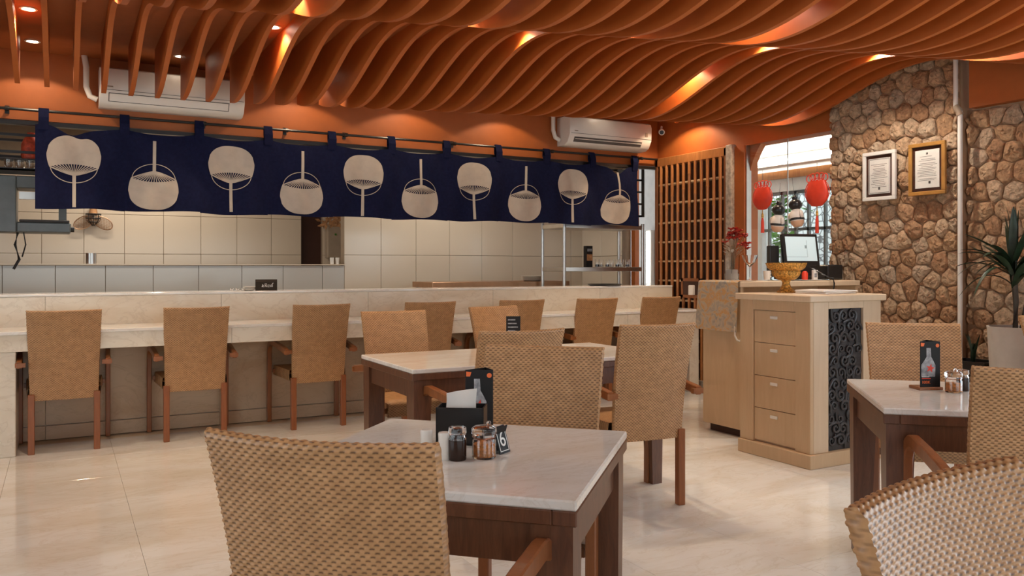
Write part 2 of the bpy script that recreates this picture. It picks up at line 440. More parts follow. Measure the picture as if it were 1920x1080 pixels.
wh = MB(); wh.box((8.0, 3.0, 0), (8.12, 6.55, 2.95)).box((8.0, 7.82, 0), (8.12, 10.4, 2.95)).box((8.0, 6.55, 2.2), (8.12, 7.82, 2.95)).box((8.0, 6.55, 0), (8.12, 7.82, .7))
wall_hall = struct(wh.build('wall_hall', 'hall_white'))
w4 = MB()
for y in (6.57, 6.83, 7.08, 7.28, 7.50, 7.72): w4.box((8.03, y, .7), (8.07, y + .028, 2.2))
for z in (.7, 1.70, 2.16): w4.box((8.03, 6.55, z), (8.07, 7.82, z + .035))
w4 = struct(w4.build('window_4', 'grey_metal')); MB().box((8.075, 6.55, .7), (8.08, 7.82, 2.2)).build('pane', 'glass_pane', w4)
hl = thing('tube_light', 'long white tube light high on the hall wall behind the window', 'light', (7.90, 7.0, 2.58))
MB().box((.03, -2.2, -.05), (.10, 2.2, .06)).build('housing', 'white_trim', hl)
MB().tube([(0, -2.15, 0), (0, 2.15, 0)], .022, 8).build('tube', 'tube_glow', hl)
ll = area('hall_lamp', (-.05, 0, 0), (0, -PI / 2 * 1.35, 0), .08, 4.2, 38, (1, .96, .9)); ll.parent = hl
struct(MB().box((7.97, 3.0, 2.36), (8.0, 10.4, 2.46)).build('trim_3', 'bamboo'))
o = MB().box((10.2, 4.0, -.2), (10.3, 12, 2.6)).build('shingle_wall', 'scale_shingle'); tag(o, 'pale fish-scale wall outside the hall window', 'wall')
sh = MB(); rnd = random.Random(4)
for k in range(420):
    c = Vector((9.0 + rnd.gauss(0, .18), 8.75 + rnd.gauss(0, .26), 2.0 + rnd.gauss(0, .35))); a = rnd.uniform(0, 6.28)
    d = Vector((math.cos(a), math.sin(a), rnd.uniform(-.4, .6))) * .09; e = d.cross(Vector((rnd.random(), rnd.random(), 1))).normalized() * .035
    sh.add([c - d, c + e, c + d, c - e], [(0, 1, 2, 3)])
tr = thing('shrub', 'bright green shrub outside the hall window', 'shrub', (9.0, 8.35, 0))
f_ = sh.build('foliage', 'foliage', tr); f_.location = (-9.0, -8.35, 0); f_['kind'] = 'stuff'
MB().tube([(0, 0, 0), (0, .03, 1), (.02, 0, 1.9)], .03, 6).build('stem', 'leaf_dry', tr)
struct(MB().box((8.12, 3, -.15), (10.3, 12, -.05)).build('floor_yard', 'soil'))

# ------------------------------------------------------------------ kitchen shell
def tile_wall(parent, mat, axis, plane, a0, n, w, zs, th=.012, amax=None):
    cache = {}
    for j in range(len(zs) - 1):
        for i in range(n):
            u0 = a0 + i * w; u1 = u0 + w
            if amax is not None: u1 = min(u1, amax)
            if u1 - u0 < .03: continue
            key = (round(u1 - u0, 4), round(zs[j + 1] - zs[j], 4))
            if key not in cache:
                hw = key[0] / 2 - .002; hh = key[1] / 2 - .002
                cache[key] = (MB().bbox((-hw, -th / 2, -hh), (hw, th / 2, hh), .002) if axis == 'y' else MB().bbox((-th / 2, -hw, -hh), (th / 2, hw, hh), .002)).mesh('wall_tile', mat)
            c_ = ((u0 + u1) / 2, plane - th / 2, (zs[j] + zs[j + 1]) / 2) if axis == 'y' else (plane - th / 2, (u0 + u1) / 2, (zs[j] + zs[j + 1]) / 2)
            link('wall_tile', cache[key], parent, c_)
kb = struct(MB().box((-4, 10.40, 0), (2.66, 10.5, 2.8)).box((2.93, 10.40, 0), (5.8, 10.5, 2.8)).box((2.66, 10.40, 2.3), (2.93, 10.5, 2.8)).build('wall_kitchen_back', 'dark_grout'))
tile_wall(kb, 'tile_beige', 'y', 10.40, -1.429, 11, .413, [.948, 1.397, 1.846, 2.295], amax=2.66)
tile_wall(kb, 'tile_beige', 'y', 10.40, 2.93, 4, .413, [.948, 1.397, 1.846, 2.295])
kh = struct(MB().box((-4, 8.60, 0), (2.66, 8.72, 1.262)).box((2.66, 8.60, 0), (5.8, 8.72, 2.8)).build('wall_kitchen_partition', 'dark_grout'))
tile_wall(kh, 'tile_grey', 'y', 8.60, -1.285, 10, .412, [.57, .98, 1.262], amax=2.66)
tile_wall(kh, 'tile_cream', 'y', 8.60, 2.66, 8, .412, [.52, .948, 1.376, 1.804, 2.232], amax=5.72)
MB().bbox((-4, 8.575, 1.264), (2.66, 8.73, 1.276), .003).build('coping', 'tile_beige', kh)
kr = struct(MB().box((5.72, 7.76, 0), (5.84, 8.6, 2.8)).build('wall_kitchen_right', 'dark_grout'))
tile_wall(kr, 'tile_cream', 'x', 5.72, 7.764, 2, .412, [.52, .948, 1.376, 1.804, 2.232])
struct(MB().box((-4, 7.24, 2.8), (5.95, 10.5, 2.9)).build('ceiling_kitchen', 'hall_white'))
struct(MB().box((2.64, 10.46, 0), (2.95, 10.49, 2.3)).build('door_1', 'door_dark'))
# pass-through beyond the bamboo screen
struct(MB().box((5.84, 7.68, 0), (5.9, 7.75, 2.4)).build('trim_2', 'orange_paint'))
struct(MB().box((7.1, 8.25, 0), (7.2, 10.4, 2.95)).build('wall_passage', 'hall_white'))
pl = thing('passage_light', 'white vertical tube light on the passage wall beside the bamboo screen', 'light', (7.04, 8.95, 1.0))
MB().box((0, -.05, 0), (.05, .05, .75)).build('housing', 'white_trim', pl)
MB().tube([(-.02, 0, .02), (-.02, 0, .73)], .02, 8).build('tube', 'tube_glow', pl)
for (nm, x, w_) in (('left', .6, 25), ('right', 3.6, 20)):
    k = thing('kitchen_ceiling_light', 'flat kitchen ceiling light above the ' + ('grill end' if x < 2 else 'steel shelf end') + ' of the bar', 'light', (x, 7.95, 2.79))
    MB().bbox((-.6, -.1, -.03), (.6, .1, .01)).build('housing', 'white_trim', k)
    MB().box((-.57, -.08, -.034), (.57, .08, -.030)).build('diffuser', 'tube_glow', k)
    a = area('kitchen_lamp', (0, 0, -.06), (0, 0, 0), 1.1, .16, w_, (1, .93, .83)); a.parent = k
k = thing('kitchen_ceiling_light', 'flat ceiling light over the rear kitchen tiles', 'light', (.8, 9.6, 2.79))
MB().bbox((-.6, -.1, -.03), (.6, .1, .01)).build('housing', 'white_trim', k)
MB().box((-.57, -.08, -.034), (.57, .08, -.030)).build('diffuser', 'tube_glow', k)
a = area('kitchen_lamp', (0, 0, -.06), (0, 0, 0), 1.1, .16, 30, (1, .93, .83)); a.parent = k

# ------------------------------------------------------------------ recessed downlights
def downlight(x, y, power, label, ang=70, group=None, col=(1.0, .94, .86)):
    t = thing('recessed_downlight', label, 'light', (x, y, 2.86), 0, group)
    MB().lathe([(.035, -.001), (.05, -.001), (.052, -.006), (.04, -.008), (.036, -.004)], 20, closed=True).build('rim', 'white_trim', t, True)
    MB().lathe([(.0001, -.002), (.034, -.002), (.034, -.003), (.0001, -.003)], 20).build('lens', 'lamp_glow', t)
    l = bpy.data.lights.new('downlight_lamp', 'SPOT'); l.energy = power; l.color = col; l.spot_size = math.radians(ang); l.spot_blend = .12 if y > 6.75 else .35; l.shadow_soft_size = .03
    o = bpy.data.objects.new('downlight_lamp', l); COL.objects.link(o); o.parent = t; o.location = (0, 0, -.012)
G = 'wall-washing downlights'; WARM = (1.0, .76, .52)     # warmer lamps along the bar
for k, x in enumerate((-1.18, -.18, .80, 1.79, 2.78, 3.77, 4.76)):
    downlight(x, 6.78 if k not in (2, 6) else 6.72, 19 if k not in (2, 6) else 40, ['recessed downlight beyond the left end of the bar', 'round downlight left of the air conditioner nearest the bar wall', 'round downlight glowing above the air conditioner'][k] if k < 3 else 'recessed downlight between the slats that washes the bar wall', 125 if k not in (2, 6) else 46, G if k >= 3 else None, WARM)
downlight(-.18, 5.94, 90, 'round downlight left of the slats farther from the bar wall', 110, None, WARM)
GS = [(1.245, 5.6), (2.67, 4.8), (4.27, 5.0), (4.27, 4.2), (5.16, 3.95), (4.98, 3.2), (3.38, 3.4), (5.5, 6.5), (5.5, 5.45)]
for k, (x, y) in enumerate(GS):
    i = math.floor((x - .09) / .178); xx = .09 + .178 * (i + .5)
    downlight(xx, y, (52 if y > 5 else 95) if x > 4.9 else 34, 'added unseen downlight between the wavy ceiling slats that brightens the room', 130, 'downlights hidden between slats', WARM if y > 4.5 else (1.0, .90, .78))
for k, (x, y) in enumerate([(.18, 4.8), (1.1, 4.5), (2.0, 4.3), (2.9, 4.05), (3.8, 3.8), (.6, 2.4), (1.78, 2.2), (2.1, .6), (2.9, 2.1), (3.7, 1.6), (.2, .9), (4.6, 1.2), (4.5, 2.2)]):  # extra downlights added out of view to brighten the bar chairs and room
    i = math.floor((x - .09) / .178); xx = .09 + .178 * (i + .5)
    downlight(xx, y, 76 if y > 3.7 else 31, 'added unseen downlight between the wavy ceiling slats that brightens the room', 86 if y > 3.7 else 100, 'downlights hidden between slats', WARM if y > 3.7 else (1.0, .94, .86))

# ------------------------------------------------------------------ bar
bar = thing('bar_counter', 'long beige marble bar with raised ledge and lower eating counter', 'bar counter', (0, 6.8, 0))
def bp(name, lo, hi, mat='bar_marble', bv=.004): return MB().bbox((lo[0], lo[1] - 6.8, lo[2]), (hi[0], hi[1] - 6.8, hi[2]), bv).build(name, mat, bar)
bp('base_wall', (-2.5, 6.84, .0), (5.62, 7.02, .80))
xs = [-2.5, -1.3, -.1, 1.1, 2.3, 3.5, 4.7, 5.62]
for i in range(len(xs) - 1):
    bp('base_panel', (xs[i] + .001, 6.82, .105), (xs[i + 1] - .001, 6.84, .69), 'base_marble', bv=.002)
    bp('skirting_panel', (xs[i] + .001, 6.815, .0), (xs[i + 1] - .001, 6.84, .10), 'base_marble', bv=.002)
    bp('riser_panel', (xs[i] + .001, 6.75, .822), (xs[i + 1] - .001, 6.79, 1.035), bv=.001)
    bp('apron_panel', (xs[i] + .001, 6.29, .69), (xs[i + 1] - .001, 6.33, .80), bv=.001)
bp('counter_top', (-2.5, 6.28, .80), (5.62, 6.80, .825), 'table_marble', .004)
bp('ledge_top', (-2.5, 6.745, 1.036), (5.62, 7.05, 1.056), 'table_marble', .004)
bp('ledge_core', (-2.5, 6.79, .80), (5.62, 7.02, 1.036))
bp('counter_underside', (-2.5, 6.33, .76), (5.62, 6.84, .80))
bp('end_support', (-2.5, 6.30, 0), (-.262, 6.83, .69))
bp('end_support', (5.50, 6.34, 0), (5.62, 6.83, .69))

# ------------------------------------------------------------------ wicker chairs
def weave_mesh(name, P, U, V, cols=None, amp=.0032, L=.020, R=.0076, su=6, sv=4, extra=None):
    """P(u array, v array) -> xyz arrays; woven relief along the surface normal. u across, v along; metres."""
    nu = int(round(U / L)) * su + 1; nv = int(round(V / R)) * sv + 1
    u = np.linspace(-U / 2, U / 2, nu); v = np.linspace(0, V, nv)
    uu, vv = np.meshgrid(u, v)
    X = np.stack(P(uu, vv), -1)
    du = np.gradient(X, axis=1); dv = np.gradient(X, axis=0)
    N = np.cross(du, dv); N /= np.maximum(np.linalg.norm(N, axis=-1, keepdims=True), 1e-9)
    rows = vv / (V / round(V / R)); j = np.minimum(np.floor(rows), round(V / R) - 1); fr = rows - j - .5
    prof = np.sqrt(np.maximum(0, 1 - (fr * 1.9) ** 2))
    ph = 2 * PI * (uu + U / 2) / (U / round(U / L)) + PI * j
    over = .5 + .5 * np.cos(ph)
    h = prof * (.30 + .70 * over ** .8)
    stake = np.clip((.66 - over) / .35, 0, 1) * np.exp(-(fr / .24) ** 2)
    X = X + N * (h * amp)[..., None]
    vs = X.reshape(-1, 3); idx = np.arange(nu * nv).reshape(nv, nu)
    fs = np.stack([idx[:-1, :-1], idx[:-1, 1:], idx[1:, 1:], idx[1:, :-1]], -1).reshape(-1, 4).tolist()
    st = stake.reshape(-1)
    if extra is not None:
        ev, ef, es = extra(X)
        fs += [tuple(i + len(vs) for i in f) for f in ef]
        vs = np.concatenate([vs, ev]); st = np.concatenate([st, np.array(es)])
    me = bpy.data.meshes.new(name); me.from_pydata(vs.tolist(), [], fs)
    a = me.attributes.new('stake', 'FLOAT', 'POINT'); a.data.foreach_set('value', st.astype(np.float32))
    me.polygons.foreach_set('use_smooth', [True] * len(me.polygons)); me.materials.append(MATS['wicker']); me.update(); return me

ZB, ZT, TH, LEAN = .355, .957, .026, .125
RAD = TH / 2
path_up = ZT - RAD - ZB
VLEN = 2 * path_up + PI * RAD
def back_center(t):              # t: height 0..1 -> (y, halfwidth)
    y = -.005 - LEAN * (.25 * t + .75 * t * t); return y
def backP(u, v):
    up = v < path_up; dn = v > path_up + PI * RAD
    th = np.clip((v - path_up) / RAD, 0, PI)
    z = np.where(up, ZB + v, np.where(dn, ZB + (VLEN - v), ZT - RAD + RAD * np.sin(th)))
    off = np.where(up, -RAD, np.where(dn, RAD, -RAD * np.cos(th)))
    t = np.clip((z - ZB) / (ZT - ZB), 0, 1)
    hw = .201 + .018 * t
    s = u / .23
    x = s * hw
    curve = (.010 + .020 * t) * s * s
    y = back_center(t) + off + curve + .0
    z2 = z + .004 * s * s * t
    return x, y, z2
def back_sides(X):
    nv, nu, _ = X.shape; vs = []; fs = []; es = []
    for side in (0, nu - 1):
        sg = -1 if side == 0 else 1; base = len(vs); half = nv // 2; K = 5
        for i in range(0, half + 1):
            a = X[i, side]; b_ = X[nv - 1 - i, side]
            for k in range(K):
                f = k / (K - 1); p = a * (1 - f) + b_ * f
                bulge = math.sin(PI * f) * .004 + (.0009 * math.sin(i * 2 * PI / 12 + (PI if k > 2 else 0)) if 0 < k < K - 1 else 0)
                vs.append(p + np.array([sg * bulge, 0, 0])); es.append(.45 if (i + (4 if k in (1, 2) else 0)) % 8 < 2 else .1)
        for i in range(half):
            for k in range(K - 1):
                q = (base + i * K + k, base + i * K + k + 1, base + (i + 1) * K + k + 1, base + (i + 1) * K + k)
                fs.append(q if sg > 0 else q[::-1])
    return np.array(vs), fs, es
me_back = weave_mesh('backrest', backP, .46, VLEN, extra=back_sides)
SD, SZ0, SZ1 = .455, .375, .455
def seatP(u, v):                # v: up the front face, over the top to the back
    r = .02; h = SZ1 - SZ0 - r; a = PI / 2 * r
    th = np.clip((v - h) / r, 0, PI / 2)
    y = np.where(v < h, SD, np.where(v < h + a, SD - r + r * np.cos(th), SD - r - (v - h - a)))
    z = np.where(v < h, SZ0 + v, np.where(v < h + a, SZ1 - r + r * np.sin(th), SZ1))
    t = np.clip(y / SD, 0, 1); x = u * (.94 + .10 * t)
    z = z + np.where(v > h + a, .010 * np.sin(PI * t) * np.cos(u / .24 * PI / 2), 0)
    return x, y, z
SV = (SZ1 - SZ0 - .02) + PI / 2 * .02 + SD - .02 - .02
def seat_sides(X):
    vs = []; fs = []; es = []; nv, nu, _ = X.shape
    for side in (0, nu - 1):
        sg = -1 if side == 0 else 1; b0 = len(vs); K = 6
        for i in range(0, nv, 2):
            p = X[i, side]
            for k in range(K):
                f = k / (K - 1); z = p[2] * (1 - f) + SZ0 * f
                vs.append([p[0] + sg * (.004 * math.sin(PI * f) + .0016 * math.sin(i * 2 * PI / 10 + PI * (k % 2))), p[1], z]); es.append(.85 if (i // 2 + 2 * (k % 2)) % 4 < 1 else .1)
        n = len(range(0, nv, 2))
        for i in range(n - 1):
            for k in range(K - 1):
                q = (b0 + i * K + k, b0 + i * K + k + 1, b0 + (i + 1) * K + k + 1, b0 + (i + 1) * K + k)
                fs.append(q if sg < 0 else q[::-1])
    b0 = len(vs); e = .22
    vs += [[-e, .02, SZ0], [e, .02, SZ0], [e * 1.05, SD - .01, SZ0], [-e * 1.05, SD - .01, SZ0]]; fs.append((b0 + 3, b0 + 2, b0 + 1, b0)); es += [.3] * 4
    return np.array(vs), fs, es
me_seat = weave_mesh('seat', seatP, .46, SV, su=5, sv=3, extra=seat_sides)

ch0 = thing('wicker_armchair', 'x', 'chair')
link('backrest', me_back, ch0); link('seat', me_seat, ch0)
for sg in (-1, 1):
    MB().bbox((-.02, -.02, 0), (.02, .02, .40), .003).build('leg', 'leg_wood', ch0, loc=(sg * .195, -.005, 0))
rect = lambda w, h, q=.004: [(-w / 2 + q, -h / 2), (w / 2 - q, -h / 2), (w / 2, -h / 2 + q), (w / 2, h / 2 - q), (w / 2 - q, h / 2), (-w / 2 + q, h / 2), (-w / 2, h / 2 - q), (-w / 2, -h / 2 + q)]
apath = [(0, -.075, .605), (0, .06, .622), (0, .20, .638)] + [(0, .335 + .10 * math.sin(a), .548 + .10 * math.cos(a)) for a in [PI / 2 * k / 8 for k in range(9)]] + [(0, .437, .42), (0, .440, .2), (0, .442, .0)]
for sg in (-1, 1):
    P_ = [(sg * (.262 + .016 * min(1, max(0, p[1]) / .4)), p[1], p[2]) for p in apath]
    m_ = MB().sweep(P_, rect(.045, .032), up=(sg * -1.0, 0, 0), scales=None)
    a_ = m_.build('arm', 'arm_wood', ch0, True)
MB().box((-.255, .40, .395), (.255, .43, .425)).build('seat_rail', 'arm_wood', ch0)
for sg in (-1, 1): MB().box((min(sg * .225, sg * .285), -.085, .590), (max(sg * .225, sg * .285), -.060, .618)).build('arm_tip', 'arm_wood', ch0)
def chair(x, y, rz, label, group=None, first=[True]):
    if first[0]: o = ch0; first[0] = False
    else: o = copy_tree(ch0)
    o.location = (x, y, 0); o.rotation_euler = (0, 0, math.radians(rz)); o['label'] = label
    if group: o['group'] = group
    elif 'group' in o: del o['group']
    return o
GB = 'wicker chairs along the bar'; GT = 'wicker chairs around the tables'
BL = ['first wicker armchair along the bar from the left', 'second wicker armchair along the bar from the left', 'third wicker armchair along the bar from the left',
      'fourth wicker armchair along the bar, behind the dark-legged table', 'fifth wicker armchair along the bar, behind the small standing menu card',
      'sixth wicker armchair along the bar, below the round black tray', 'seventh wicker armchair along the bar, beside the bamboo screen']
for k, x in enumerate((.02, .853, 1.754, 2.66, 3.52, 4.315, 5.06)): chair(x, 6.33, random.uniform(-1.5, 1.5), BL[k], GB)
chair(1.90, 4.97, 180, 'wicker armchair facing the camera at the far left of the double table', GT)
chair(2.78, 5.22, 192, 'wicker armchair behind the double table with menu card in front', GT)
chair(1.85, 3.37, 0, 'wicker armchair tucked under the near side of the double table, mostly hidden', GT)
chair(2.66, 3.39, -6, 'wicker armchair seen from behind in front of the cashier desk, legs in view', GT)
chair(1.47, 2.497, 135, 'wicker armchair on the far side of the table with number six sign', GT)
chair(.455, 1.46, -45.5, 'large wicker armchair at the bottom centre, on the near side of number six table', GT)
chair(3.744, 2.624, 138, 'wicker armchair facing the camera in front of the stone wall', GT)
chair(2.55, 1.376, -42, 'wicker armchair at right with curved wooden arm beside the right table', GT)
chair(1.060, .597, 188, 'closest wicker armchair cut off by the bottom right corner', GT)
chair(5.16, 2.70, 180, 'wicker armchair at the right picture edge in front of the plant pot', GT)

# ------------------------------------------------------------------ tables
tb0 = thing('dining_table', 'x', 'table')
MB().bbox((-.39, -.39, .727), (.39, .39, .75), .004).build('table_top', 'table_marble', tb0)
fr = MB()
for (a, b_) in (((-.39, -.39, .693), (.39, -.335, .727)), ((-.39, .335, .693), (.39, .39, .727)), ((-.39, -.335, .693), (-.335, .335, .727)), ((.335, -.335, .693), (.39, .335, .727))): fr.bbox(a, b_, .003)
fr.build('top_frame', 'table_wood', tb0)
for sx, sy, ex, ey in ((-.30, -.365, .30, -.34), (-.30, .34, .30, .365), (-.365, -.30, -.34, .30), (.34, -.30, .365, .30)): MB().box((sx, sy, .60), (ex, ey, .693)).build('apron', 'table_wood', tb0)
for sx in (-1, 1):
    for sy in (-1, 1):
        r0 = [(-.033, -.033), (.033, -.033), (.033, .033), (-.033, .033)]; r1 = [(-.047, -.047), (.047, -.047), (.047, .047), (-.047, .047)]
        mx_ = lambda p, d: (p[0] + sx * d, p[1] + sy * d)
        MB().ring_sweep([[(*mx_(p, .008), 0) for p in r0], [(*mx_(p, 0), .60) for p in r1], [(*p, .693) for p in r1]]).build('leg', 'table_wood', tb0, loc=(sx * .333, sy * .333, 0))
def table(x, y, rz, label, first=[True]):
    o = tb0 if first[0] else copy_tree(tb0); first[0] = False
    o.location = (x, y, 0); o.rotation_euler = (0, 0, math.radians(rz)); o['label'] = label; o['group'] = 'marble-topped dining tables'
    return o
table(.957, 2.019, 45.5, 'marble-topped wooden table carrying the number six sign')
table(3.104, 1.948, 48, 'marble-topped wooden table at the right carrying one menu card and a spice jar')
table(1.885, 4.12, 0, 'left half of the double marble table in front of the bar')
table(2.668, 4.12, 0, 'right half of the double marble table carrying the small standing menu card')

# ------------------------------------------------------------------ table-top things
def star(r, cx, cz, rot=0):
    return [(cx + (r if k % 2 == 0 else r * .42) * math.sin(rot + PI * k / 5), cz + (r if k % 2 == 0 else r * .42) * math.cos(rot + PI * k / 5)) for k in range(10)]
def menu_stand(loc, rz, label, base=True):
    t = thing('menu_stand', label, 'menu card', loc, math.radians(rz), 'black menu cards on tables')
    w, h, dp = .085, .185, .05; z0 = .012 if base else 0
    if base: MB().bbox((-.05, -.035, 0), (.05, .045, .012), .002).build('base', 'arm_wood', t)
    tri = [(-w / 2, -.025), (w / 2, -.025), (0 + .02, .04)]
    body = MB(); n = 3
    for i in range(3):
        a = Vector((*tri[i], z0)); b_ = Vector((*tri[(i + 1) % 3], z0)); nn = Vector((b_.y - a.y, a.x - b_.x, 0)).normalized() * .0015
        up = Vector((0, 0, h)); body.add([a, b_, b_ + up, a + up, a - nn, b_ - nn, b_ + up - nn, a + up - nn], [(0, 1, 2, 3), (7, 6, 5, 4), (3, 2, 6, 7), (0, 4, 5, 1), (1, 5, 6, 2), (0, 3, 7, 4)])
    body.build('card', 'black_card', t)
    y = -.0255
    bt = [(-.038, .042), (.020, .042), (.022, .088), (.013, .106), (.004, .122), (.002, .158), (-.016, .158), (-.016, .122), (-.026, .106), (-.038, .09)]
    MB().prism([(a, b_ + z0) for a, b_ in bt], 'y', y - .0006, y).build('bottle_print', 'grey_print', t)
    MB().prism(star(.0190, .000, .076 + z0, .2), 'y', y - .0012, y - .0006).build('star_print', 'red', t)
    MB().prism([(.0355 + .0075 * math.cos(a * PI / 8) - .005, .168 + z0 + .0075 * math.sin(a * PI / 8)) for a in range(16)], 'y', y - .0008, y).build('dot_print', 'orange_mark', t)
    MB().prism([(-.04, .165 + z0), (-.028, .165 + z0), (-.024, .178 + z0), (-.04, .180 + z0)], 'y', y - .0006, y).build('corner_print', 'orange_mark', t)
    for k, zz in enumerate((.040, .033)): MB().box((-.036, y - .0006, zz + z0), (-.004 + .006 * k, y, zz + .003 + z0)).build('text_line', 'white_print' if k == 0 else 'red', t)
    txt('price_print', '100K', .017, 'orange_mark', t, (-.018, y - .0006, .019 + z0), (PI / 2, 0, 0))
    return t
menu_stand((1.13, 2.27, .75), -27, 'black menu card with red star standing on number six table', False)
menu_stand((3.10, 2.13, .75), -24, 'black menu card with red star on wooden base on the right table')
t = thing('menu_card', 'small black menu card with text lines on the double table', 'menu card', (2.40, 4.36, .75), math.radians(-25), 'black menu cards on tables')
MB().bbox((-.045, -.02, 0), (.045, .02, .012), .002).build('base', 'arm_wood', t)
MB().bbox((-.043, -.004, .012), (.043, .004, .20), .001).build('card', 'black_card', t)
for k in range(5): MB().box((-.033, -.0048, .175 - k * .022), (.012 + .008 * (k % 3), -.004, .182 - k * .022)).build('text_line', 'grey_print', t)
MB().box((-.03, -.0048, .055), (.01, -.004, .072)).build('text_line', 'orange_mark', t)

def napkin_holder(loc, rz, label, napkin=True):
    t = thing('napkin_holder', label, 'napkin holder', loc, math.radians(rz))
    b_ = MB(); w, d, h, e = .135, .085, .105, .004
    b_.box((-w / 2, -d / 2, 0), (w / 2, d / 2, .004)).box((-w / 2, -d / 2, 0), (w / 2, -d / 2 + e, h)).box((-w / 2, d / 2 - e, 0), (w / 2, d / 2, h)).box((-w / 2, -d / 2, 0), (-w / 2 + e, d / 2, h)).box((w / 2 - e, -d / 2, 0), (w / 2, d / 2, h))
    b_.build('box', 'black_plastic', t)
    if napkin:
        nb = MB(); rows = []
        for i in range(9):
            u = i / 8; rows.append([(-.045 + .085 * u, -.006 + .006 * math.sin(u * 7), .09), (-.045 + .085 * u, .002 + .007 * math.sin(u * 5 + 1), .118), (-.045 + .088 * u, .004 + .01 * math.sin(u * 4), .138 + .016 * u)])
        vs = [p for r in rows for p in r] + [(p[0], p[1] + .004, p[2]) for r in rows for p in r]; fs = []
        for i in range(8):
            for k in range(2):
                a = i * 3 + k; fs += [(a, a + 3, a + 4, a + 1), (a + 27, a + 28, a + 31, a + 30)]
            a = i * 3; fs += [(a + 2, a + 5, a + 32, a + 29), (a, a + 27, a + 30, a + 3)]
        fs += [(0, 1, 28, 27), (1, 2, 29, 28), (24, 51, 52, 25), (25, 52, 53, 26)]
        nb.add(vs, fs); n_ = nb.build('napkin', 'paper', t, True); n_['label'] = 'white folded paper napkin'
    return t
napkin_holder((1.0, 2.12, .75), -34, 'black napkin holder with white napkin on number six table')
def lathe_thing(name, label, cat, loc, parts, group=None):
    t = thing(name, label, cat, loc, 0, group)
    for nm, prof, mat in parts: MB().lathe(prof, 24).build(nm, mat, t, True)
    return t
def shaker(loc, label):
    lathe_thing('shaker', label, 'shaker', loc, [('body', [(.001, 0), (.015, 0), (.0165, .004), (.0155, .05), (.0165, .066), (.015, .070), (.001, .071)], 'white_plastic')], 'white shakers on number six table')
shaker((.845, 2.01, .75), 'white shaker half hidden behind the nearest chair back'); shaker((.872, 1.955, .75), 'white shaker next to the dark soy jar')
def soy(loc, label):
    t = lathe_thing('soy_jar', label, 'jar', loc, [
        ('sauce', [(.001, 0), (.022, 0), (.0235, .004), (.0235, .052), (.001, .054)], 'soy'),
        ('glass', [(.0235, .053), (.0235, .056), (.020, .062), (.0205, .067), (.0165, .067), (.0165, .060), (.021, .054), (.021, .053)], 'glass_clear'),
        ('lid', [(.001, .066), (.0225, .066), (.0235, .072), (.0225, .084), (.017, .086), (.001, .086)], 'glass_clear')])
    return t
def jar(loc, label):
    t = lathe_thing('spice_jar', label, 'jar', loc, [
        ('spice', [(.001, .005), (.027, .005), (.0285, .012), (.0285, .036), (.001, .038)], 'spice'),
        ('glass', [(.001, 0), (.030, 0), (.032, .005), (.0315, .047), (.029, .052), (.032, .056), (.030, .064), (.027, .064), (.027, .053), (.030, .045), (.030, .008), (.001, .004)], 'glass_clear'),
        ('lid', [(.001, .062), (.032, .062), (.034, .067), (.033, .078), (.024, .083), (.001, .083)], 'glass_clear')])
    MB().ball((.016, .004, .088), .0065, 10, 6).build('knob', 'glass_clear', t, True)
    return t
soy((.900, 1.935, .75), 'dark soy jar with glass lid on number six table'); jar((.972, 1.925, .75), 'round glass jar of orange spice beside the number six sign')
jar((3.118, 2.025, .75), 'round glass jar of orange spice on the right table'); soy((3.185, 2.03, .75), 'dark soy jar behind the spice jar on the right table')
t = thing('number_sign', 'small black tent sign with white number six', 'sign', (1.036, 1.955, .75), math.radians(29))
A = .30
for s_ in (1, -1):
    M_ = Matrix.Translation((0, -.016 * s_, 0)) @ Matrix.Rotation(-A * s_, 4, 'X') if s_ > 0 else Matrix.Translation((0, .016, 0)) @ Matrix.Rotation(A, 4, 'X')
    MB().box((-.025, -.001, 0), (.025, .001, .074), M_).build('board', 'black_card', t)
MF = Matrix.Translation((0, -.0165, 0)) @ Matrix.Rotation(-A, 4, 'X')
bd = MB()
for lo, hi in (((-.021, .006), (.021, .008)), ((-.021, .066), (.021, .068)), ((-.021, .006), (-.019, .068)), ((.019, .006), (.021, .068))): bd.box((lo[0], -.0016, lo[1]), (hi[0], -.0008, hi[1]), MF)
bd.build('border', 'white_print', t)
o = txt('numeral', '6', .058, 'white_print', t, (0, -.0165 + .0105, .0355), (PI / 2 - A, 0, 0))
o.location = MF @ Vector((0, -.0014, .037))

# ------------------------------------------------------------------ curtain rod and noren
rod = thing('curtain_rod', 'thin black curtain rod over the bar', 'rod', (0, 7.05, 2.41))
MB().tube([(-1.2, 0, 0), (5.66, 0, 0)], .011, 8).build('pole', 'black_metal', rod, True)
for x in (-.35, 1.02, 1.68, 2.2, 3.25, 4.33, 5.45): MB().box((x - .008, 0, -.008), (x + .008, .07, .008)).box((x - .014, .06, -.03), (x + .014, .069, .03)).tube([(x - .012, 0, 0), (x + .012, 0, 0)], .018, 8).build('bracket', 'black_metal', rod)
T0, DT = -.115, .5465
def cy(x, z):
    f = (2.31 - z) / .62
    return .013 * math.sin(x * 17 + 1.1 * math.sin(z * 5)) * (.5 + f) + .011 * math.sin(x * 7.3 + 2.2 * z) * f + .004 * math.sin(x * 31 + z * 14) + .010 * math.sin(2 * PI * (x - T0) / DT) * f
nor = thing('noren_curtain', 'dark blue noren curtain printed with ten pale round fans over the bar', 'curtain', (0, 7.03, 0))
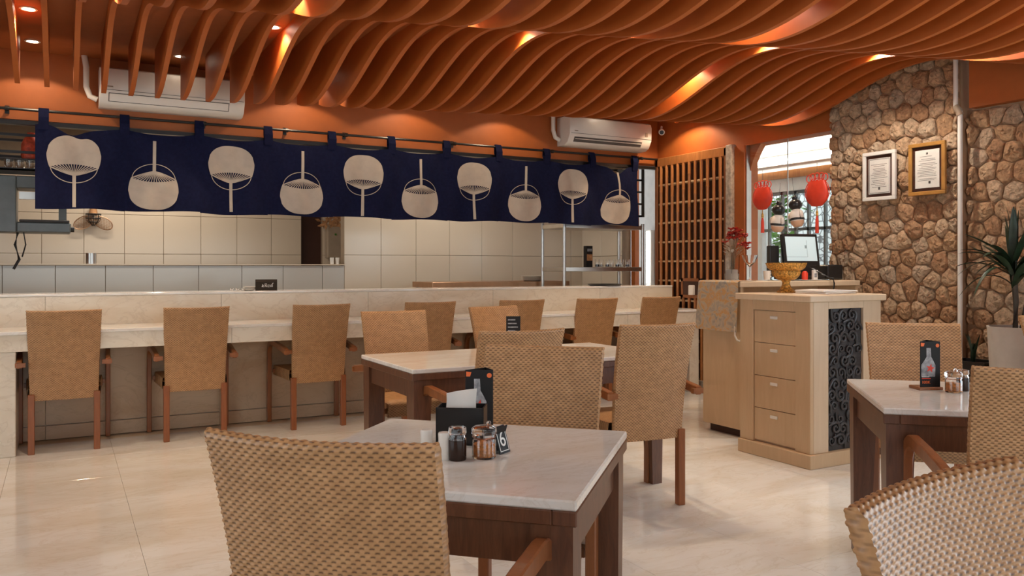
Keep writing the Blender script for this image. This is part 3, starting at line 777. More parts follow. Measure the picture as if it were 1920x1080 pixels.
for i in range(11):
    x = T0 + DT * i
    w = .034
    MB().sweep([(x, -.004 + cy(x, 2.29) , 2.27), (x, -.014, 2.36), (x, .004, 2.405), (x, .012, 2.425), (x, .024, 2.431), (x, .036, 2.42), (x, .036, 2.36), (x, .010, 2.29)], [(-w, -.0015), (w, -.0015), (w, .0015), (-w, .0015)], up=(0, 1, 0)).build('tab', 'noren_blue', nor)
def sag(x):
    ph = ((x - T0) / DT) % 1; return .032 * math.sin(PI * ph) ** .8
def cloth_pt(x, z, off=0): return (x, cy(x, z) - off, z)
for i in range(10):
    xa, xb = T0 + DT * i, T0 + DT * (i + 1)
    nx, nz = 22, 18; vs = []; fs = []
    lowL = 1.683 + .004 * math.sin(i * 2.1)
    for k in range(2):
        for a in range(nx + 1):
            for b_ in range(nz + 1):
                x = (xa - (.055 if i == 0 else 0)) + (xb - xa + (.055 if i == 0 else 0) + (.03 if i == 9 else 0)) * a / nx
                zt = 2.318 - sag(x) - (.05 * math.exp(-((x - .07) / .09) ** 2) if i == 0 else 0) - (.07 * math.exp(-((x - 5.12) / .08) ** 2) if i == 9 else 0)
                zl = lowL + .006 * math.sin(x * 9)
                if a == 0: x -= .0
                z = zl + (zt - zl) * b_ / nz; p = cloth_pt(x, z, 0); vs.append((p[0], p[1] + .002 * k, p[2]))
    q = (nx + 1) * (nz + 1)
    for a in range(nx):
        for b_ in range(nz):
            e = a * (nz + 1) + b_; fs += [(e, e + nz + 1, e + nz + 2, e + 1), (q + e, q + e + 1, q + e + nz + 2, q + e + nz + 1)]
    for a in range(nx):
        e = a * (nz + 1); fs.append((e, q + e, q + e + nz + 1, e + nz + 1)); e += nz; fs.append((e, e + nz + 1, q + e + nz + 1, q + e))
    for b_ in range(nz):
        fs.append((b_, b_ + 1, q + b_ + 1, q + b_)); e = nx * (nz + 1) + b_; fs.append((e, q + e, q + e + 1, e + 1))
    pan = MB().add(vs, fs).build('panel', 'noren_blue', nor, True)
    # the printed fan: leaf, ribs, hoop and handle follow the folds of the cloth
    cx = (.085, .639, 1.225, 1.805, 2.351, 2.896, 3.443, 4.004, 4.56, 5.113)[i]; inv = i % 2 == 1
    cz = 1.985; sgn = -1 if inv else 1
    zc = 2.10 if not inv else 1.838
    tw = .03 * (random.random() - .5)
    def F(a, b_, off=.0026):      # fan coords: b up from leaf centre
        x = cx + a * math.cos(tw) - b_ * math.sin(tw) * sgn; z = zc + sgn * (b_ * math.cos(tw) + a * math.sin(tw) * sgn)
        if i == 0 and b_ > .04: z -= .024 * math.exp(-((a - .04) / .05) ** 2) * (b_ - .04) / .10
        if i == 9: x += .022 * math.sin((z - 1.9) * 9)
        return cloth_pt(x, z, off)
    leaf = MB(); na, nr = 26, 10; vs = []; fs = []
    for a in range(na + 1):
        u = -1 + 2 * a / na
        top = .145 * (1 - abs(u) ** 2.5) ** .5 - .005
        bot = -.105 + .028 * (1 - u * u)
        ww = .182
        for r in range(nr + 1):
            f = r / nr; b_ = bot + (top - bot) * f
            bul = 1 - .10 * (1 - f) ** 2
            vs.append(F(u * ww * bul, b_))
    for a in range(na):
        for r in range(nr): e = a * (nr + 1) + r; fs.append((e, e + nr + 1, e + nr + 2, e + 1))
    leaf.add(vs, fs).build('fan_leaf', 'noren_print', pan, True)
    line = MB()
    def strip(pts, w, off=.003):
        vs = []; fs = []
        for k, p in enumerate(pts):
            p0 = pts[max(0, k - 1)]; p1 = pts[min(len(pts) - 1, k + 1)]; dx, dz = p1[0] - p0[0], p1[1] - p0[1]; L = math.hypot(dx, dz) or 1
            nx_, nz_ = -dz / L * w / 2, dx / L * w / 2
            vs += [F(p[0] + nx_, p[1] + nz_, off), F(p[0] - nx_, p[1] - nz_, off)]
        line.add(vs, [(2 * k, 2 * k + 2, 2 * k + 3, 2 * k + 1) for k in range(len(pts) - 1)])
    for k in range(17):
        u = -1 + 2 * k / 16; strip([(u * (.014 + .15 * q / 6), -.158 + (.057 + .028 * (1 - u * u)) * q / 6) for q in range(7)], .0056, .0036)
    strip([(-.164, -.103), (-.13, -.12), (-.08, -.140), (-.035, -.155), (0, -.162), (.035, -.155), (.08, -.140), (.13, -.12), (.164, -.103)], .005, .0036)
    strip([(.158 * math.cos(a), -.095 + .122 * math.sin(a)) for a in [PI + .12 + (PI - .24) * k / 20 for k in range(21)]], .0055)
    line.build('fan_ribs', 'noren_print', pan)
    line = MB(); strip([(0, -.148), (0, -.2), (0, -.28), (0, -.37), (0, -.40)], .024, .0034); line.build('fan_handle', 'noren_print', pan)

# ------------------------------------------------------------------ air conditioners
def aircon(x0, x1, label, open_louvre):
    t = thing('air_conditioner', label, 'air conditioner', (x0, 7.12, 2.472), 0, 'wall-mounted air conditioners')
    L = x1 - x0
    prof = [(0, .0), (-.14, .0), (-.20, .025), (-.245, .10), (-.25, .23), (-.235, .27), (-.19, .287), (0, .287)]
    n = len(prof); rings = [[(x, y * k + (0), z) for y, z in prof] for x, k in ((0, .96), (.012, 1), (L - .012, 1), (L, .96))]
    MB().ring_sweep(rings).build('body', 'white_plastic', t, True)
    # front seam and louvre on the sloped lower front
    MB().box((.01, -.2505, .108), (L - .01, -.2485, .111)).build('seam', 'ink', t)
    dirv = Vector((0, -.045, .075)).normalized(); nrm = Vector((0, -dirv.z, dirv.y)); o_ = Vector((0, -.20, .025))
    def R(x0_, x1_, s0, s1, h0, h1):
        vs = [];
        for x_ in (x0_, x1_):
            for s in (s0, s1):
                for h in (h0, h1): vs.append((Vector((x_, 0, 0)) + o_ + dirv * s + nrm * h))
        return vs, [(0, 1, 3, 2), (4, 6, 7, 5), (0, 4, 5, 1), (2, 3, 7, 6), (0, 2, 6, 4), (1, 5, 7, 3)]
    if open_louvre:
        MB().add(*R(.06, L - .12, .006, .062, -.003, .0012)).build('outlet', 'ink', t)
        MB().add(*R(.07, L - .13, .040, .046, .0012, .010)).build('louvre', 'white_plastic', t)
    else:
        MB().add(*R(.06, L - .12, .004, .076, -.002, .0008)).build('outlet', 'ink', t)
        MB().add(*R(.066, L - .126, .010, .070, .0008, .003)).build('louvre', 'white_plastic', t)
    MB().box((L - .09, -.2525, .135), (L - .06, -.2495, .175)).build('display', 'beige_metal', t)
    MB().box((.05, -.2520, .13), (.09, -.2495, .138)).build('badge', 'beige_metal', t)
    P_ = [(-.01, -.06, .06), (-.06, -.06, .08), (-.085, -.06, .15), (-.085, -.06, .30), (-.10, -.05, .40)]
    MB().tube(P_, .022, 10).build('pipe', 'white_plastic', t, True)
aircon(.252, 1.305, 'wider-looking white air conditioner at left half covered by orange slats', False)
aircon(4.43, 5.45, 'white air conditioner at right of the bar with open louvre', True)
cc = thing('security_camera', 'small white security camera in the corner beside the right air conditioner', 'camera', (5.66, 6.98, 2.70))
MB().tube([(.02, .02, .06), (0, 0, .02), (0, -.01, .0)], .012, 8).build('bracket', 'white_plastic', cc, True)
MB().tube([(0, 0, 0), (-.055, -.075, -.02)], .032, 14).build('body', 'white_plastic', cc, True)
MB().tube([(-.055, -.075, -.02), (-.058, -.079, -.021)], .022, 14).build('lens', 'black_plastic', cc, True)

# ------------------------------------------------------------------ bamboo screen
scr = thing('bamboo_screen', 'tall lattice screen of brown bamboo poles beside the bar', 'screen', (5.70, 6.55, 0))
ya, yb = -.53, .53
MB().box((.075, ya, .03), (.095, yb, 2.36)).build('back_board', 'screen_dark', scr)
for y in (ya, yb): MB().bbox((-.03, y - .025, 0), (.075, y + .025, 2.41), .004).build('post', 'screen_wood', scr)
MB().bbox((-.03, ya - .02, 2.33), (.075, yb + .02, 2.42), .004).build('head_rail', 'bamboo', scr)
MB().bbox((-.045, ya - .02, 0), (.075, yb + .02, .10), .004).build('foot_rail', 'side_stone', scr)
zs = [.28 + .2055 * k for k in range(10)]
for z in zs: MB().bbox((-.016, ya, z - .010), (.07, yb, z + .010), .003).build('shelf_slat', 'pale_wood', scr)
polem = {}
for k in range(11):
    y = ya + .03 + (yb - ya - .06) * (k + .5) / 11; rr = .0175
    key = k % 4
    if key not in polem:
        p_ = []; sc_ = []; rnd = random.Random(key); z = .10
        nodes = [rnd.uniform(.15, .4)]
        while nodes[-1] < 2.3: nodes.append(nodes[-1] + rnd.uniform(.28, .38))
        zz = [.10]
        for q in nodes:
            if q < 2.28: zz += [q - .012, q - .004, q, q + .004, q + .012]
        zz.append(2.33)
        for q in zz:
            p_.append((0, 0, q)); near = min(abs(q - m2) for m2 in nodes); sc_.append(1.13 if near < .002 else (1.07 if near < .006 else 1.0))
        polem[key] = MB().tube(p_, rr, 10, scales=sc_).mesh('bamboo_pole', 'bamboo', True)
    if abs(y + .06) < .15: 
        pass
    link('bamboo_pole', polem[key], scr, (-.022, y, 0))
nb = MB(); nb.box((-.05, -.20, .93), (.0, .10, .96)).box((-.05, -.20, 1.10), (.0, .10, 1.13)).box((-.05, -.20, .93), (.0, -.17, 1.13)).box((-.05, .07, .93), (.0, .10, 1.13))
nb.build('niche_frame', 'screen_wood', scr); MB().box((-.046, -.17, .96), (-.044, .07, 1.10)).build('niche_back', 'screen_dark', scr)
o = MB().lathe([(.001, 0), (.035, 0), (.035, .09), (.03, .10), (.001, .10)], 16).build('canister', 'white_plastic', None, True, (5.64, 6.47, .962)); tag(o, 'small white canister in the niche of the bamboo screen', 'canister')

# ------------------------------------------------------------------ cashier desk
dk = thing('drawer_desk', 'pale wooden desk with four drawers and black carved front panel', 'desk', (4.05, 3.56, 0))
DX, DY, DH = .66, .60, 1.072
MB().bbox((-.02, -.02, 0), (DX + .02, DY, .088), .004).build('plinth', 'pale_wood', dk)
cb = MB(); cb.box((.03, .03, .088), (DX, DY, 1.0)); cb.build('carcass', 'pale_wood_light', dk)
MB().bbox((0, 0, .088), (.03, .12, 1.03), .003).build('corner_post', 'pale_wood', dk)
MB().bbox((0, .48, .088), (.03, DY, 1.03), .003).build('corner_post', 'pale_wood', dk)
MB().bbox((0, .12, .965), (.03, .48, 1.03), .003).build('top_rail', 'pale_wood', dk)
MB().bbox((.03, .0, .088), (.165, .03, 1.03), .003).build('front_panel', 'pale_wood_light', dk)
MB().bbox((.49, .0, .088), (DX, .03, 1.03), .003).build('front_panel', 'pale_wood_light', dk)
MB().bbox((.165, .0, .985), (.49, .03, 1.03), .003).build('front_panel', 'pale_wood_light', dk)
MB().bbox((-.025, -.025, 1.03), (DX + .025, DY + .02, DH), .005).build('desk_top', 'pale_wood_light', dk)
dz = [.10, .315, .53, .748, .963]
for k in range(4):
    d_ = MB().bbox((.012, .123, dz[k] + .002), (.034, .477, dz[k + 1] - .002), .002).build('drawer', 'pale_wood', dk)
    MB().bbox((.004, .275, dz[k + 1] - .055), (.016, .335, dz[k + 1] - .035), .003).build('pull', 'white_trim', d_)
plain('carving', (.040, .038, .040), .42, var=.2)
cp = MB().box((.165, .020, .088), (.49, .029, .985)).build('carved_panel', 'carving', dk)
def scroll_mesh(turns, r, hand):
    pts = []
    for k in range(40):
        th = k / 39 * turns * 2 * PI; rr = r * (1 - .80 * k / 39); pts.append((rr * math.cos(th) * hand, 0, rr * math.sin(th)))
    tail = [(hand * r * (1 + .1 * math.sin(q * 2)), 0, -r * 1.5 * q) for q in (1.0, .66, .33)]
    pts = tail + pts
    return MB().tube(pts, r * .27, 7, up=(0, 1, 0), scales=[.45, .8, 1] + [1.05 - .45 * k / 39 for k in range(40)]).mesh('scroll', 'carving', True)
SM = [scroll_mesh(1.35, .038, 1), scroll_mesh(1.35, .038, -1), scroll_mesh(1.2, .030, 1), scroll_mesh(1.2, .030, -1)]
rnd = random.Random(11)
for j in range(12):
    for i in range(4):
        x = .205 + i * .082 + (.03 if j % 2 else 0) + rnd.uniform(-.008, .008); z = .15 + j * .072 + rnd.uniform(-.008, .008)
        if x > .455 or z > .945: continue
        link('scroll', SM[rnd.randrange(4)], cp, (x, .011, z), (0, rnd.choice((0, .5, -.5, PI, 1.2)), 0))
# back cashier counter
cu = thing('cashier_counter', 'pale wooden cashier counter with open front behind the drawer desk', 'counter', (4.33, 4.44, 0))
CX = 1.27; CYD = .40
MB().bbox((0, 0, .06), (.03, CYD, 1.10), .003).build('side_panel', 'pale_wood', cu)
MB().bbox((CX - .03, 0, .06), (CX, CYD, 1.10), .003).build('side_panel', 'pale_wood', cu)
MB().bbox((-.01, -.01, 1.10), (CX + .01, CYD + .01, 1.14), .004).build('counter_top', 'pale_wood_light', cu)
MB().box((.03, CYD - .02, .06), (CX - .03, CYD, 1.10)).build('back_panel', 'pale_wood', cu)
MB().box((.03, .01, .70), (CX - .03, CYD - .02, .725)).build('shelf', 'pale_wood', cu)
MB().box((.03, .0, .06), (CX - .03, .02, .70)).build('front_panel', 'pale_wood', cu)
MB().box((.05, .03, 0), (CX - .05, CYD - .03, .06)).build('foot', 'door_dark', cu)
# runner cloth over its left end
rv = []; rf = []; prof = [(.16, 1.1445), (.05, 1.1445), (-.008, 1.144), (-.018, 1.135), (-.022, 1.05), (-.028, .95), (-.034, .85), (-.038, .775)]
for k, (x, z) in enumerate(prof):
    for q in range(13):
        y = -.02 + .42 * q / 12; s_ = .006 * math.sin(q * 1.1 + k * .3) * max(0, (k - 3)) / 4
        for off in (0, 1): rv.append((x - s_ - (.003 * off if k > 2 else 0), y + (.02 * (q / 12 - .5)) * max(0, k - 3) / 4, z + (.003 * off if k <= 2 else 0)))
for k in range(len(prof) - 1):
    for q in range(12):
        a = (k * 13 + q) * 2; b_ = a + 26; rf += [(a, b_, b_ + 2, a + 2), (a + 1, a + 3, b_ + 3, b_ + 1)]
for k in range(len(prof) - 1):
    for q in (0, 12): a = (k * 13 + q) * 2; rf.append((a, a + 1, a + 27, a + 26))
for q in range(12):
    for k in (0, len(prof) - 1): a = (k * 13 + q) * 2; rf.append((a, a + 2, a + 3, a + 1))
rc = MB().add(rv, rf).build('table_runner', 'runner_cloth', None, True, (4.32, 4.455, 0)); tag(rc, 'grey and ochre patterned cloth hanging over the end of the cashier counter', 'cloth')
# books on the open shelf
for k, (z, mat, lab) in enumerate(((.726, 'paper', 'white book lying lowest on the cashier counter shelf'), (.752, 'door_dark', 'dark book lying on the white one on the cashier shelf'), (.778, 'paper', 'pale folder topmost on the cashier counter shelf'))):
    o = thing('book', lab, 'book', (4.50, 4.58, z), .05 * k, 'books on cashier shelf')
    MB().bbox((-.11, -.10, 0), (.11, .10, .004), .001).bbox((-.11, -.10, .021), (.11, .10, .025), .001).build('cover', mat, o); MB().box((-.107, -.095, .004), (.107, .097, .021)).build('pages', 'paper', o)
hk = MB().tube([(-.03, 0, .10), (-.035, -.005, .03), (-.03, -.02, 0), (-.015, -.035, -.01), (-.005, -.04, .02)], .007, 8)
o = hk.build('coat_hook', 'white_plastic', None, True, (4.315, 4.45, .72)); tag(o, 'cream curved hook below the patterned cloth', 'hook')

# pedestal bowl, papers
bw = thing('pedestal_bowl', 'ornate gold pedestal bowl on the drawer desk', 'bowl', (4.36, 4.04, DH))
def petal(prof, n=48, amp=.05, lobes=16):
    rings = []
    for r, z in prof: rings.append([(r * (1 + amp * math.cos(lobes * 2 * PI * k / n)) * math.cos(2 * PI * k / n), r * (1 + amp * math.cos(lobes * 2 * PI * k / n)) * math.sin(2 * PI * k / n), z) for k in range(n)])
    return MB().ring_sweep(rings)
petal([(.001, 0), (.058, 0), (.060, .008), (.048, .018), (.034, .035), (.026, .055), (.024, .07), (.032, .085), (.001, .086)], amp=.03).build('foot', 'gold', bw, True)
petal([(.001, .083), (.05, .086), (.072, .10), (.088, .12), (.094, .142), (.090, .15), (.001, .15)], amp=.025, lobes=24).build('lower_bowl', 'gold', bw, True)
petal([(.085, .148), (.105, .156), (.122, .172), (.130, .190), (.134, .204), (.126, .204), (.12, .19), (.10, .17), (.001, .16)], amp=.02, lobes=24).build('upper_bowl', 'gold', bw, True)
for k, (dx, dy, rz, lab) in enumerate(((0, 0, .1, 'open magazine at the bottom of the pile beside the gold bowl'), (.01, .005, .02, 'thin menu booklet on top of the magazine beside the gold bowl'))):
    b_ = thing('booklet', lab, 'booklet', (4.47 + dx, 3.80 + dy, DH + .0135 * k), rz, 'booklets on the desk')
    MB().bbox((-.17, -.12, 0), (.17, .12, .003), .001).build('cover', 'beige_metal' if k == 0 else 'paper', b_)
    MB().add([(-.165, -.115, .003), (0, -.115, .003), (.165, -.115, .003), (-.165, .115, .003), (0, .115, .003), (.165, .115, .003), (-.165, -.115, .010), (0, -.115, .013), (.165, -.115, .008), (-.165, .115, .010), (0, .115, .013), (.165, .115, .008)],
             [(0, 1, 7, 6), (1, 2, 8, 7), (3, 9, 10, 4), (4, 10, 11, 5), (6, 7, 10, 9), (7, 8, 11, 10), (0, 6, 9, 3), (2, 5, 11, 8), (0, 3, 4, 1), (1, 4, 5, 2)]).build('pages', 'paper', b_)
# vase with flowers
CT = 1.1485
vs_ = thing('vase', 'square glass vase holding red dried flowers on the cashier counter', 'vase', (4.455, 4.66, CT))
gv = MB()
for r, z0, z1 in ((.038, 0, .19),): gv.ring_sweep([[(-r, -r, z0), (r, -r, z0), (r, r, z0), (-r, r, z0)], [(-r * 1.05, -r * 1.05, z1), (r * 1.05, -r * 1.05, z1), (r * 1.05, r * 1.05, z1), (-r * 1.05, r * 1.05, z1)], [(-r * .95, -r * .95, z1), (r * .95, -r * .95, z1), (r * .95, r * .95, z1), (-r * .95, r * .95, z1)], [(-r * .9, -r * .9, .05), (r * .9, -r * .9, .05), (r * .9, r * .9, .05), (-r * .9, r * .9, .05)]])
gv.build('glass', 'glass_clear', vs_); MB().bbox((-.032, -.032, .004), (.032, .032, .08), .004).build('pebble_fill', 'pot_white', vs_)
rnd = random.Random(2)
fb = thing('flower_bunch', 'bunch of small dark red flowers standing in the glass vase', 'flowers', (4.455, 4.66, CT))
for k in range(34):
    a = rnd.uniform(0, 6.28); q = rnd.uniform(.01, .115); hgt = .36 - q * .9 + rnd.uniform(-.03, .05)
    tip = Vector((q * math.cos(a) + .02, q * math.sin(a) * .9 - .01, hgt)); base = Vector((rnd.uniform(-.015, .015), rnd.uniform(-.015, .015), .055))
    mid = (base + tip) / 2 + Vector((0, 0, .02)); mid.x *= .5; mid.y *= .5
    st = MB().tube([base, mid, tip], .0017, 5).build('stem', 'flower_stem', fb)
    fl = MB()
    for p_ in range(6):
        b_ = 2 * PI * p_ / 6; u = Vector((math.cos(b_), math.sin(b_), rnd.uniform(.1, .7))).normalized() * .033; w = Vector((-math.sin(b_), math.cos(b_), 0)) * .017
        c = tip; fl.add([c, c + u * .6 + w, c + u + Vector((0, 0, .004)), c + u * .6 - w], [(0, 1, 2, 3)])
    fl.ball(tip, .007, 6, 4); fl.build('blossom', 'flower_red', st)
for k in range(14):
    a = rnd.uniform(0, 6.28); c = Vector((.05 * math.cos(a), .05 * math.sin(a), rnd.uniform(.19, .27))); u = Vector((math.cos(a), math.sin(a), .5)) * .03; w = Vector((-math.sin(a), math.cos(a), 0)) * .01
    MB().add([c - u, c + w, c + u, c - w], [(0, 1, 2, 3)]).build('leaf', 'pot_white' if k % 2 else 'flower_stem', fb)
lathe_thing('cocktail_glass', 'stemmed cocktail glass beside the flower vase', 'glass', (4.60, 4.62, CT), [('bowl', [(.030, .003), (.032, .0), (.006, .004), (.004, .02), (.004, .095), (.010, .105), (.040, .135), (.062, .19), (.060, .19), (.038, .137), (.008, .109), (.001, .108)], 'glass_clear')])
# point of sale
pos = thing('cash_register_monitor', 'black point-of-sale monitor with pale lit screen on the cashier counter', 'monitor', (5.20, 4.66, CT), math.radians(-10))
MB().bbox((-.17, -.11, 0), (.14, .13, .03), .006).build('base', 'black_plastic', pos)
MB().bbox((-.16, -.02, .03), (.13, .12, .115), .006).build('stand', 'black_plastic', pos)
MR = Matrix.Translation((0, -.02, .105)) @ Matrix.Rotation(-.16, 4, 'X')
MB().bbox((-.17, 0, 0), (.17, .035, .265), .006, MR).build('bezel', 'black_plastic', pos)
s_ = MB().box((-.145, -.002, .042), (.145, .0, .240), MR).build('display', 'screen_glow', pos)
MB().box((-.145, -.003, .075), (.055, -.002, .077), MR).box((.053, -.003, .075), (.055, -.002, .21), MR).box((.035, -.003, .145), (.055, -.002, .17), MR).build('interface_lines', 'screen_line', s_)
MB().bbox((-.26, .05, .02), (-.17, .10, .27), .006).build('side_display', 'black_plastic', pos)
pr = thing('receipt_printer', 'black box-shaped receipt printer against the stone wall', 'printer', (5.50, 4.66, CT), math.radians(-10))
MB().bbox((-.075, -.10, 0), (.075, .10, .115), .008).build('body', 'black_plastic', pr); MB().box((-.06, -.04, .1145), (.06, .0, .1175)).build('paper_slot', 'grey_metal', pr)
o = MB().lathe([(.001, 0), (.022, 0), (.023, .05), (.014, .066), (.001, .068)], 14).build('stamp', 'red', None, True, (5.06, 4.50, CT)); tag(o, 'small red stamp in front of the monitor base', 'stamp')
o = thing('card_box', 'little white and grey card box in front of the monitor', 'box', (5.17, 4.50, CT)); MB().bbox((-.025, -.01, 0), (.025, .01, .075), .002).build('box', 'paper', o); MB().box((-.015, -.0112, .02), (.012, -.010, .05)).build('print', 'grey_print', o)
o = thing('cup', 'white cup behind the gold bowl', 'cup', (4.78, 4.62, CT)); MB().lathe([(.001, 0), (.022, 0), (.028, .07), (.026, .07), (.02, .004), (.001, .004)], 16).build('body', 'white_plastic', o, True)
MB().tube([(.027, 0, .055), (.042, 0, .05), (.042, 0, .025), (.025, 0, .018)], .004, 6).build('handle', 'white_plastic', o, True)
for k in range(2):
    o = MB().tube([(5.15 + .02 * k, 4.52, CT + .09), (5.20, 4.46, CT + .05 - .008 * k), (5.25, 4.425, CT + .015), (5.27, 4.41, CT + .014 - .01 * k), (5.275 + .008 * k, 4.405, CT - .03), (5.275, 4.41, CT - .09)], .004, 6).build('cable', 'black_plastic', None, True)
    tag(o, 'black cable drooping from the monitor over the counter edge', 'cable', 'monitor cables')

# ------------------------------------------------------------------ hanging ornaments in the window
def ornament(y, z, s, label):
    t = thing('paper_ornament', label, 'ornament', (5.64, y, z), 0, 'red paper ornaments in the window')
    MB().lathe([(.001, -.135 * s), (.055 * s, -.128 * s), (.098 * s, -.09 * s), (.115 * s, -.03 * s), (.106 * s, .03 * s), (.088 * s, .068 * s), (.080 * s, .085 * s), (.001, .087 * s)], 24, M=Matrix.Diagonal((.35, 1, 1, 1))).build('body', 'red', t, True)
    for k in range(5):
        a = -.9 + .45 * k; c = (.105 * s * math.sin(a) , .085 * s + .038 * s * math.cos(a))
        MB().tube([(0, c[0] + .030 * s * math.cos(q), c[1] + .032 * s * math.sin(q)) for q in [2 * PI * w / 14 for w in range(14)]], .0045, 6, True, up=(1, 0, 0)).build('crown_loop', 'red', t, True)
    MB().tube([(0, .128 * s * math.cos(q), -.01 * s + .12 * s * math.sin(q)) for q in [-.6 + w / 12 * 4.35 for w in range(13)]], .004, 6, up=(1, 0, 0)).build('outline_loop', 'red', t, True)
    MB().tube([(0, 0, .14 * s), (0, 0, .24)], .0018, 5).build('string', 'ink', t)
    MB().lathe([(.001, -.215 * s), (.012, -.212 * s), (.010, -.175 * s), (.004, -.165 * s), (.004, -.135 * s), (.001, -.135 * s)], 10).build('knot', 'gold', t, True)
    MB().lathe([(.001, -.36 * s), (.016, -.36 * s), (.014, -.25 * s), (.008, -.212 * s), (.001, -.212 * s)], 10).build('tassel', 'red', t, True)
ornament(5.505, 1.895, .93, 'smaller red paper ornament with tassel left of the hanging dolls')
ornament(4.885, 1.895, 1.0, 'larger red paper ornament with tassel beside the stone wall')
def doll(y, z, tilt, label):
    t = thing('hanging_doll', label, 'doll', (5.66, y, z), 0, 'hanging dolls in the window'); t.rotation_euler = (tilt, 0, 0)
    MB().lathe([(.001, -.09), (.04, -.085), (.058, -.05), (.06, -.01), (.05, .035), (.03, .055), (.001, .06)], 16).build('body', 'doll_white', t, True)
    MB().lathe([(.001, -.105), (.035, -.10), (.055, -.07), (.057, -.05), (.001, -.05)], 16).build('shorts', 'skin', t, True)
    MB().lathe([(.061, -.045), (.064, -.04), (.064, -.03), (.061, -.025)], 16).build('belt', 'black_plastic', t, True)
    for sg in (-1, 1): MB().ball((-.01, sg * .062, .0), (.02, .02, .035), 8, 6).build('arm', 'doll_white', t, True)
    MB().ball((0, 0, .095), (.055, .06, .052), 14, 10).build('hair', 'black_plastic', t, True)
    MB().ball((0, 0, .155), (.022, .026, .024), 10, 8).build('hair_bun', 'black_plastic', t, True)
    MB().tube([(0, 0, .17), (0, 0, .34)], .0015, 5).build('string', 'ink', t)
doll(5.34, 1.665, .08, 'left hanging doll with black hair bun seen from behind'); doll(5.125, 1.70, -.15, 'right hanging doll with black hair bun tilted to the side')

# ------------------------------------------------------------------ framed certificates
def cert(y0, y1, z0, z1, fm, label, white):
    t = thing('framed_certificate', label, 'picture frame', (5.64, (y0 + y1) / 2, (z0 + z1) / 2), 0, 'framed certificates on the stone wall')
    hw, hh = (y1 - y0) / 2, (z1 - z0) / 2; b_ = .028
    for lo, hi in (((-hw, -hh), (hw, -hh + b_)), ((-hw, hh - b_), (hw, hh)), ((-hw, -hh + b_), (-hw + b_, hh - b_)), ((hw - b_, -hh + b_), (hw, hh - b_))): MB().bbox((-.012, lo[0], lo[1]), (.014, hi[0], hi[1]), .003).build('frame_bar', fm, t)
    MB().box((.004, -hw + b_, -hh + b_), (.012, hw - b_, hh - b_)).build('mount', 'door_dark', t)
    iy, iz = hw - b_ - .022, hh - b_ - .025
    pg = MB().box((.001, -iy, -iz), (.004, iy, iz)).build('sheet', 'certificate', t)
    rnd = random.Random(int(y0 * 100)); ln = MB(); z = iz - .05
    if white: 
        for lo, hi in (((-iy + .006, -iz + .006), (iy - .006, -iz + .009)), ((-iy + .006, iz - .009), (iy - .006, iz - .006)), ((-iy + .006, -iz + .006), (-iy + .009, iz - .006)), ((iy - .009, -iz + .006), (iy - .006, iz - .006))): ln.box((.0, lo[0], lo[1]), (.001, hi[0], hi[1]))
    while z > -iz + .05:
        w = iy * rnd.uniform(.45, .8); o_ = rnd.uniform(-.1, .1) * iy; ln.box((.0003, o_ - w, z), (.001, o_ + w, z + .0025)); z -= rnd.choice((.011, .013, .02))
    ln.box((.0, -.008 + (-.02 if not white else 0), -iz + .03), (.001, .008 + (-.02 if not white else 0), -iz + .05))
    if not white: ln.box((0, -.007, iz - .035), (.001, .007, iz - .02))
    ln.build('writing', 'ink', pg)
    MB().box((-.003, -hw + b_, -hh + b_), (-.001, hw - b_, hh - b_)).build('pane', 'glass_thin', t)
cert(4.133, 4.426, 1.772, 2.156, 'white_trim', 'certificate in a white frame on the stone wall', True)
cert(3.725, 4.019, 1.783, 2.172, 'gold_frame', 'certificate in a gold frame on the stone wall', False)

# ------------------------------------------------------------------ plants
pt = thing('plant_pot', 'tall pale pot beside the recessed stone wall', 'pot', (5.45, 3.12, 0))
MB().lathe([(.001, 0), (.11, 0), (.115, .01), (.16, .84), (.165, .86), (.15, .86), (.145, .82), (.001, .82)], 28).build('body', 'pot_white', pt, True)
MB().lathe([(.001, .825), (.143, .825), (.001, .835)], 20).build('soil', 'soil', pt)
def leaf_mesh(L, w, droop, n=8):
    vs = []; fs = []
    for i in range(n + 1):
        t = i / n; ww = w * (math.sin(PI * min(1, .12 + t * .88)) ** .7) * (1 if t < 1 else 0); x = L * t * (1 - .25 * droop * t); z = L * (t * .55 - droop * t * t)
        vs += [(x, -ww, z + .3 * ww), (x, 0, z), (x, ww, z + .3 * ww)]
    for i in range(n):
        a = i * 3; fs += [(a, a + 3, a + 4, a + 1), (a + 1, a + 4, a + 5, a + 2)]
    k = len(vs); vs += [(x, y, z - .003) for x, y, z in vs]; fs += [tuple(q + k for q in f[::-1]) for f in fs]
    return MB().add(vs, fs).mesh('leaf', 'leaf_dark', True)
LM = [leaf_mesh(.42, .022, .15), leaf_mesh(.5, .024, .5), leaf_mesh(.38, .026, -.25), leaf_mesh(.5, .018, .9)]
pl = thing('dracaena_plant', 'dark green spiky plant growing in the tall pale pot', 'plant', (5.45, 3.12, .825))
MB().tube([(0, 0, 0), (.01, 0, .2), (0, .01, .42)], .018, 8).build('trunk', 'leaf_dry', pl, True)
MB().tube([(.03, -.02, 0), (.05, -.03, .12), (.06, -.05, .25)], .012, 8).build('trunk', 'leaf_dry', pl, True)
rnd = random.Random(6)
for k in range(46):
    a = k * 2.4 + rnd.uniform(-.3, .3); kind = rnd.choice((0, 1, 2, 3, 1)); 
    if math.cos(a) > .35: kind = 2
    link('leaf', LM[kind], pl, (0, .01, .28 + .2 * rnd.random()), (0, -rnd.uniform(.0, .55) if kind != 2 else -.7 - .3 * rnd.random(), a)).scale = (.62, .9, .8) if math.cos(a) > 0 else (.8, 1, .9)
bx = thing('planter_box', 'low black planter box behind the right table', 'planter', (5.56, 3.46, 0))
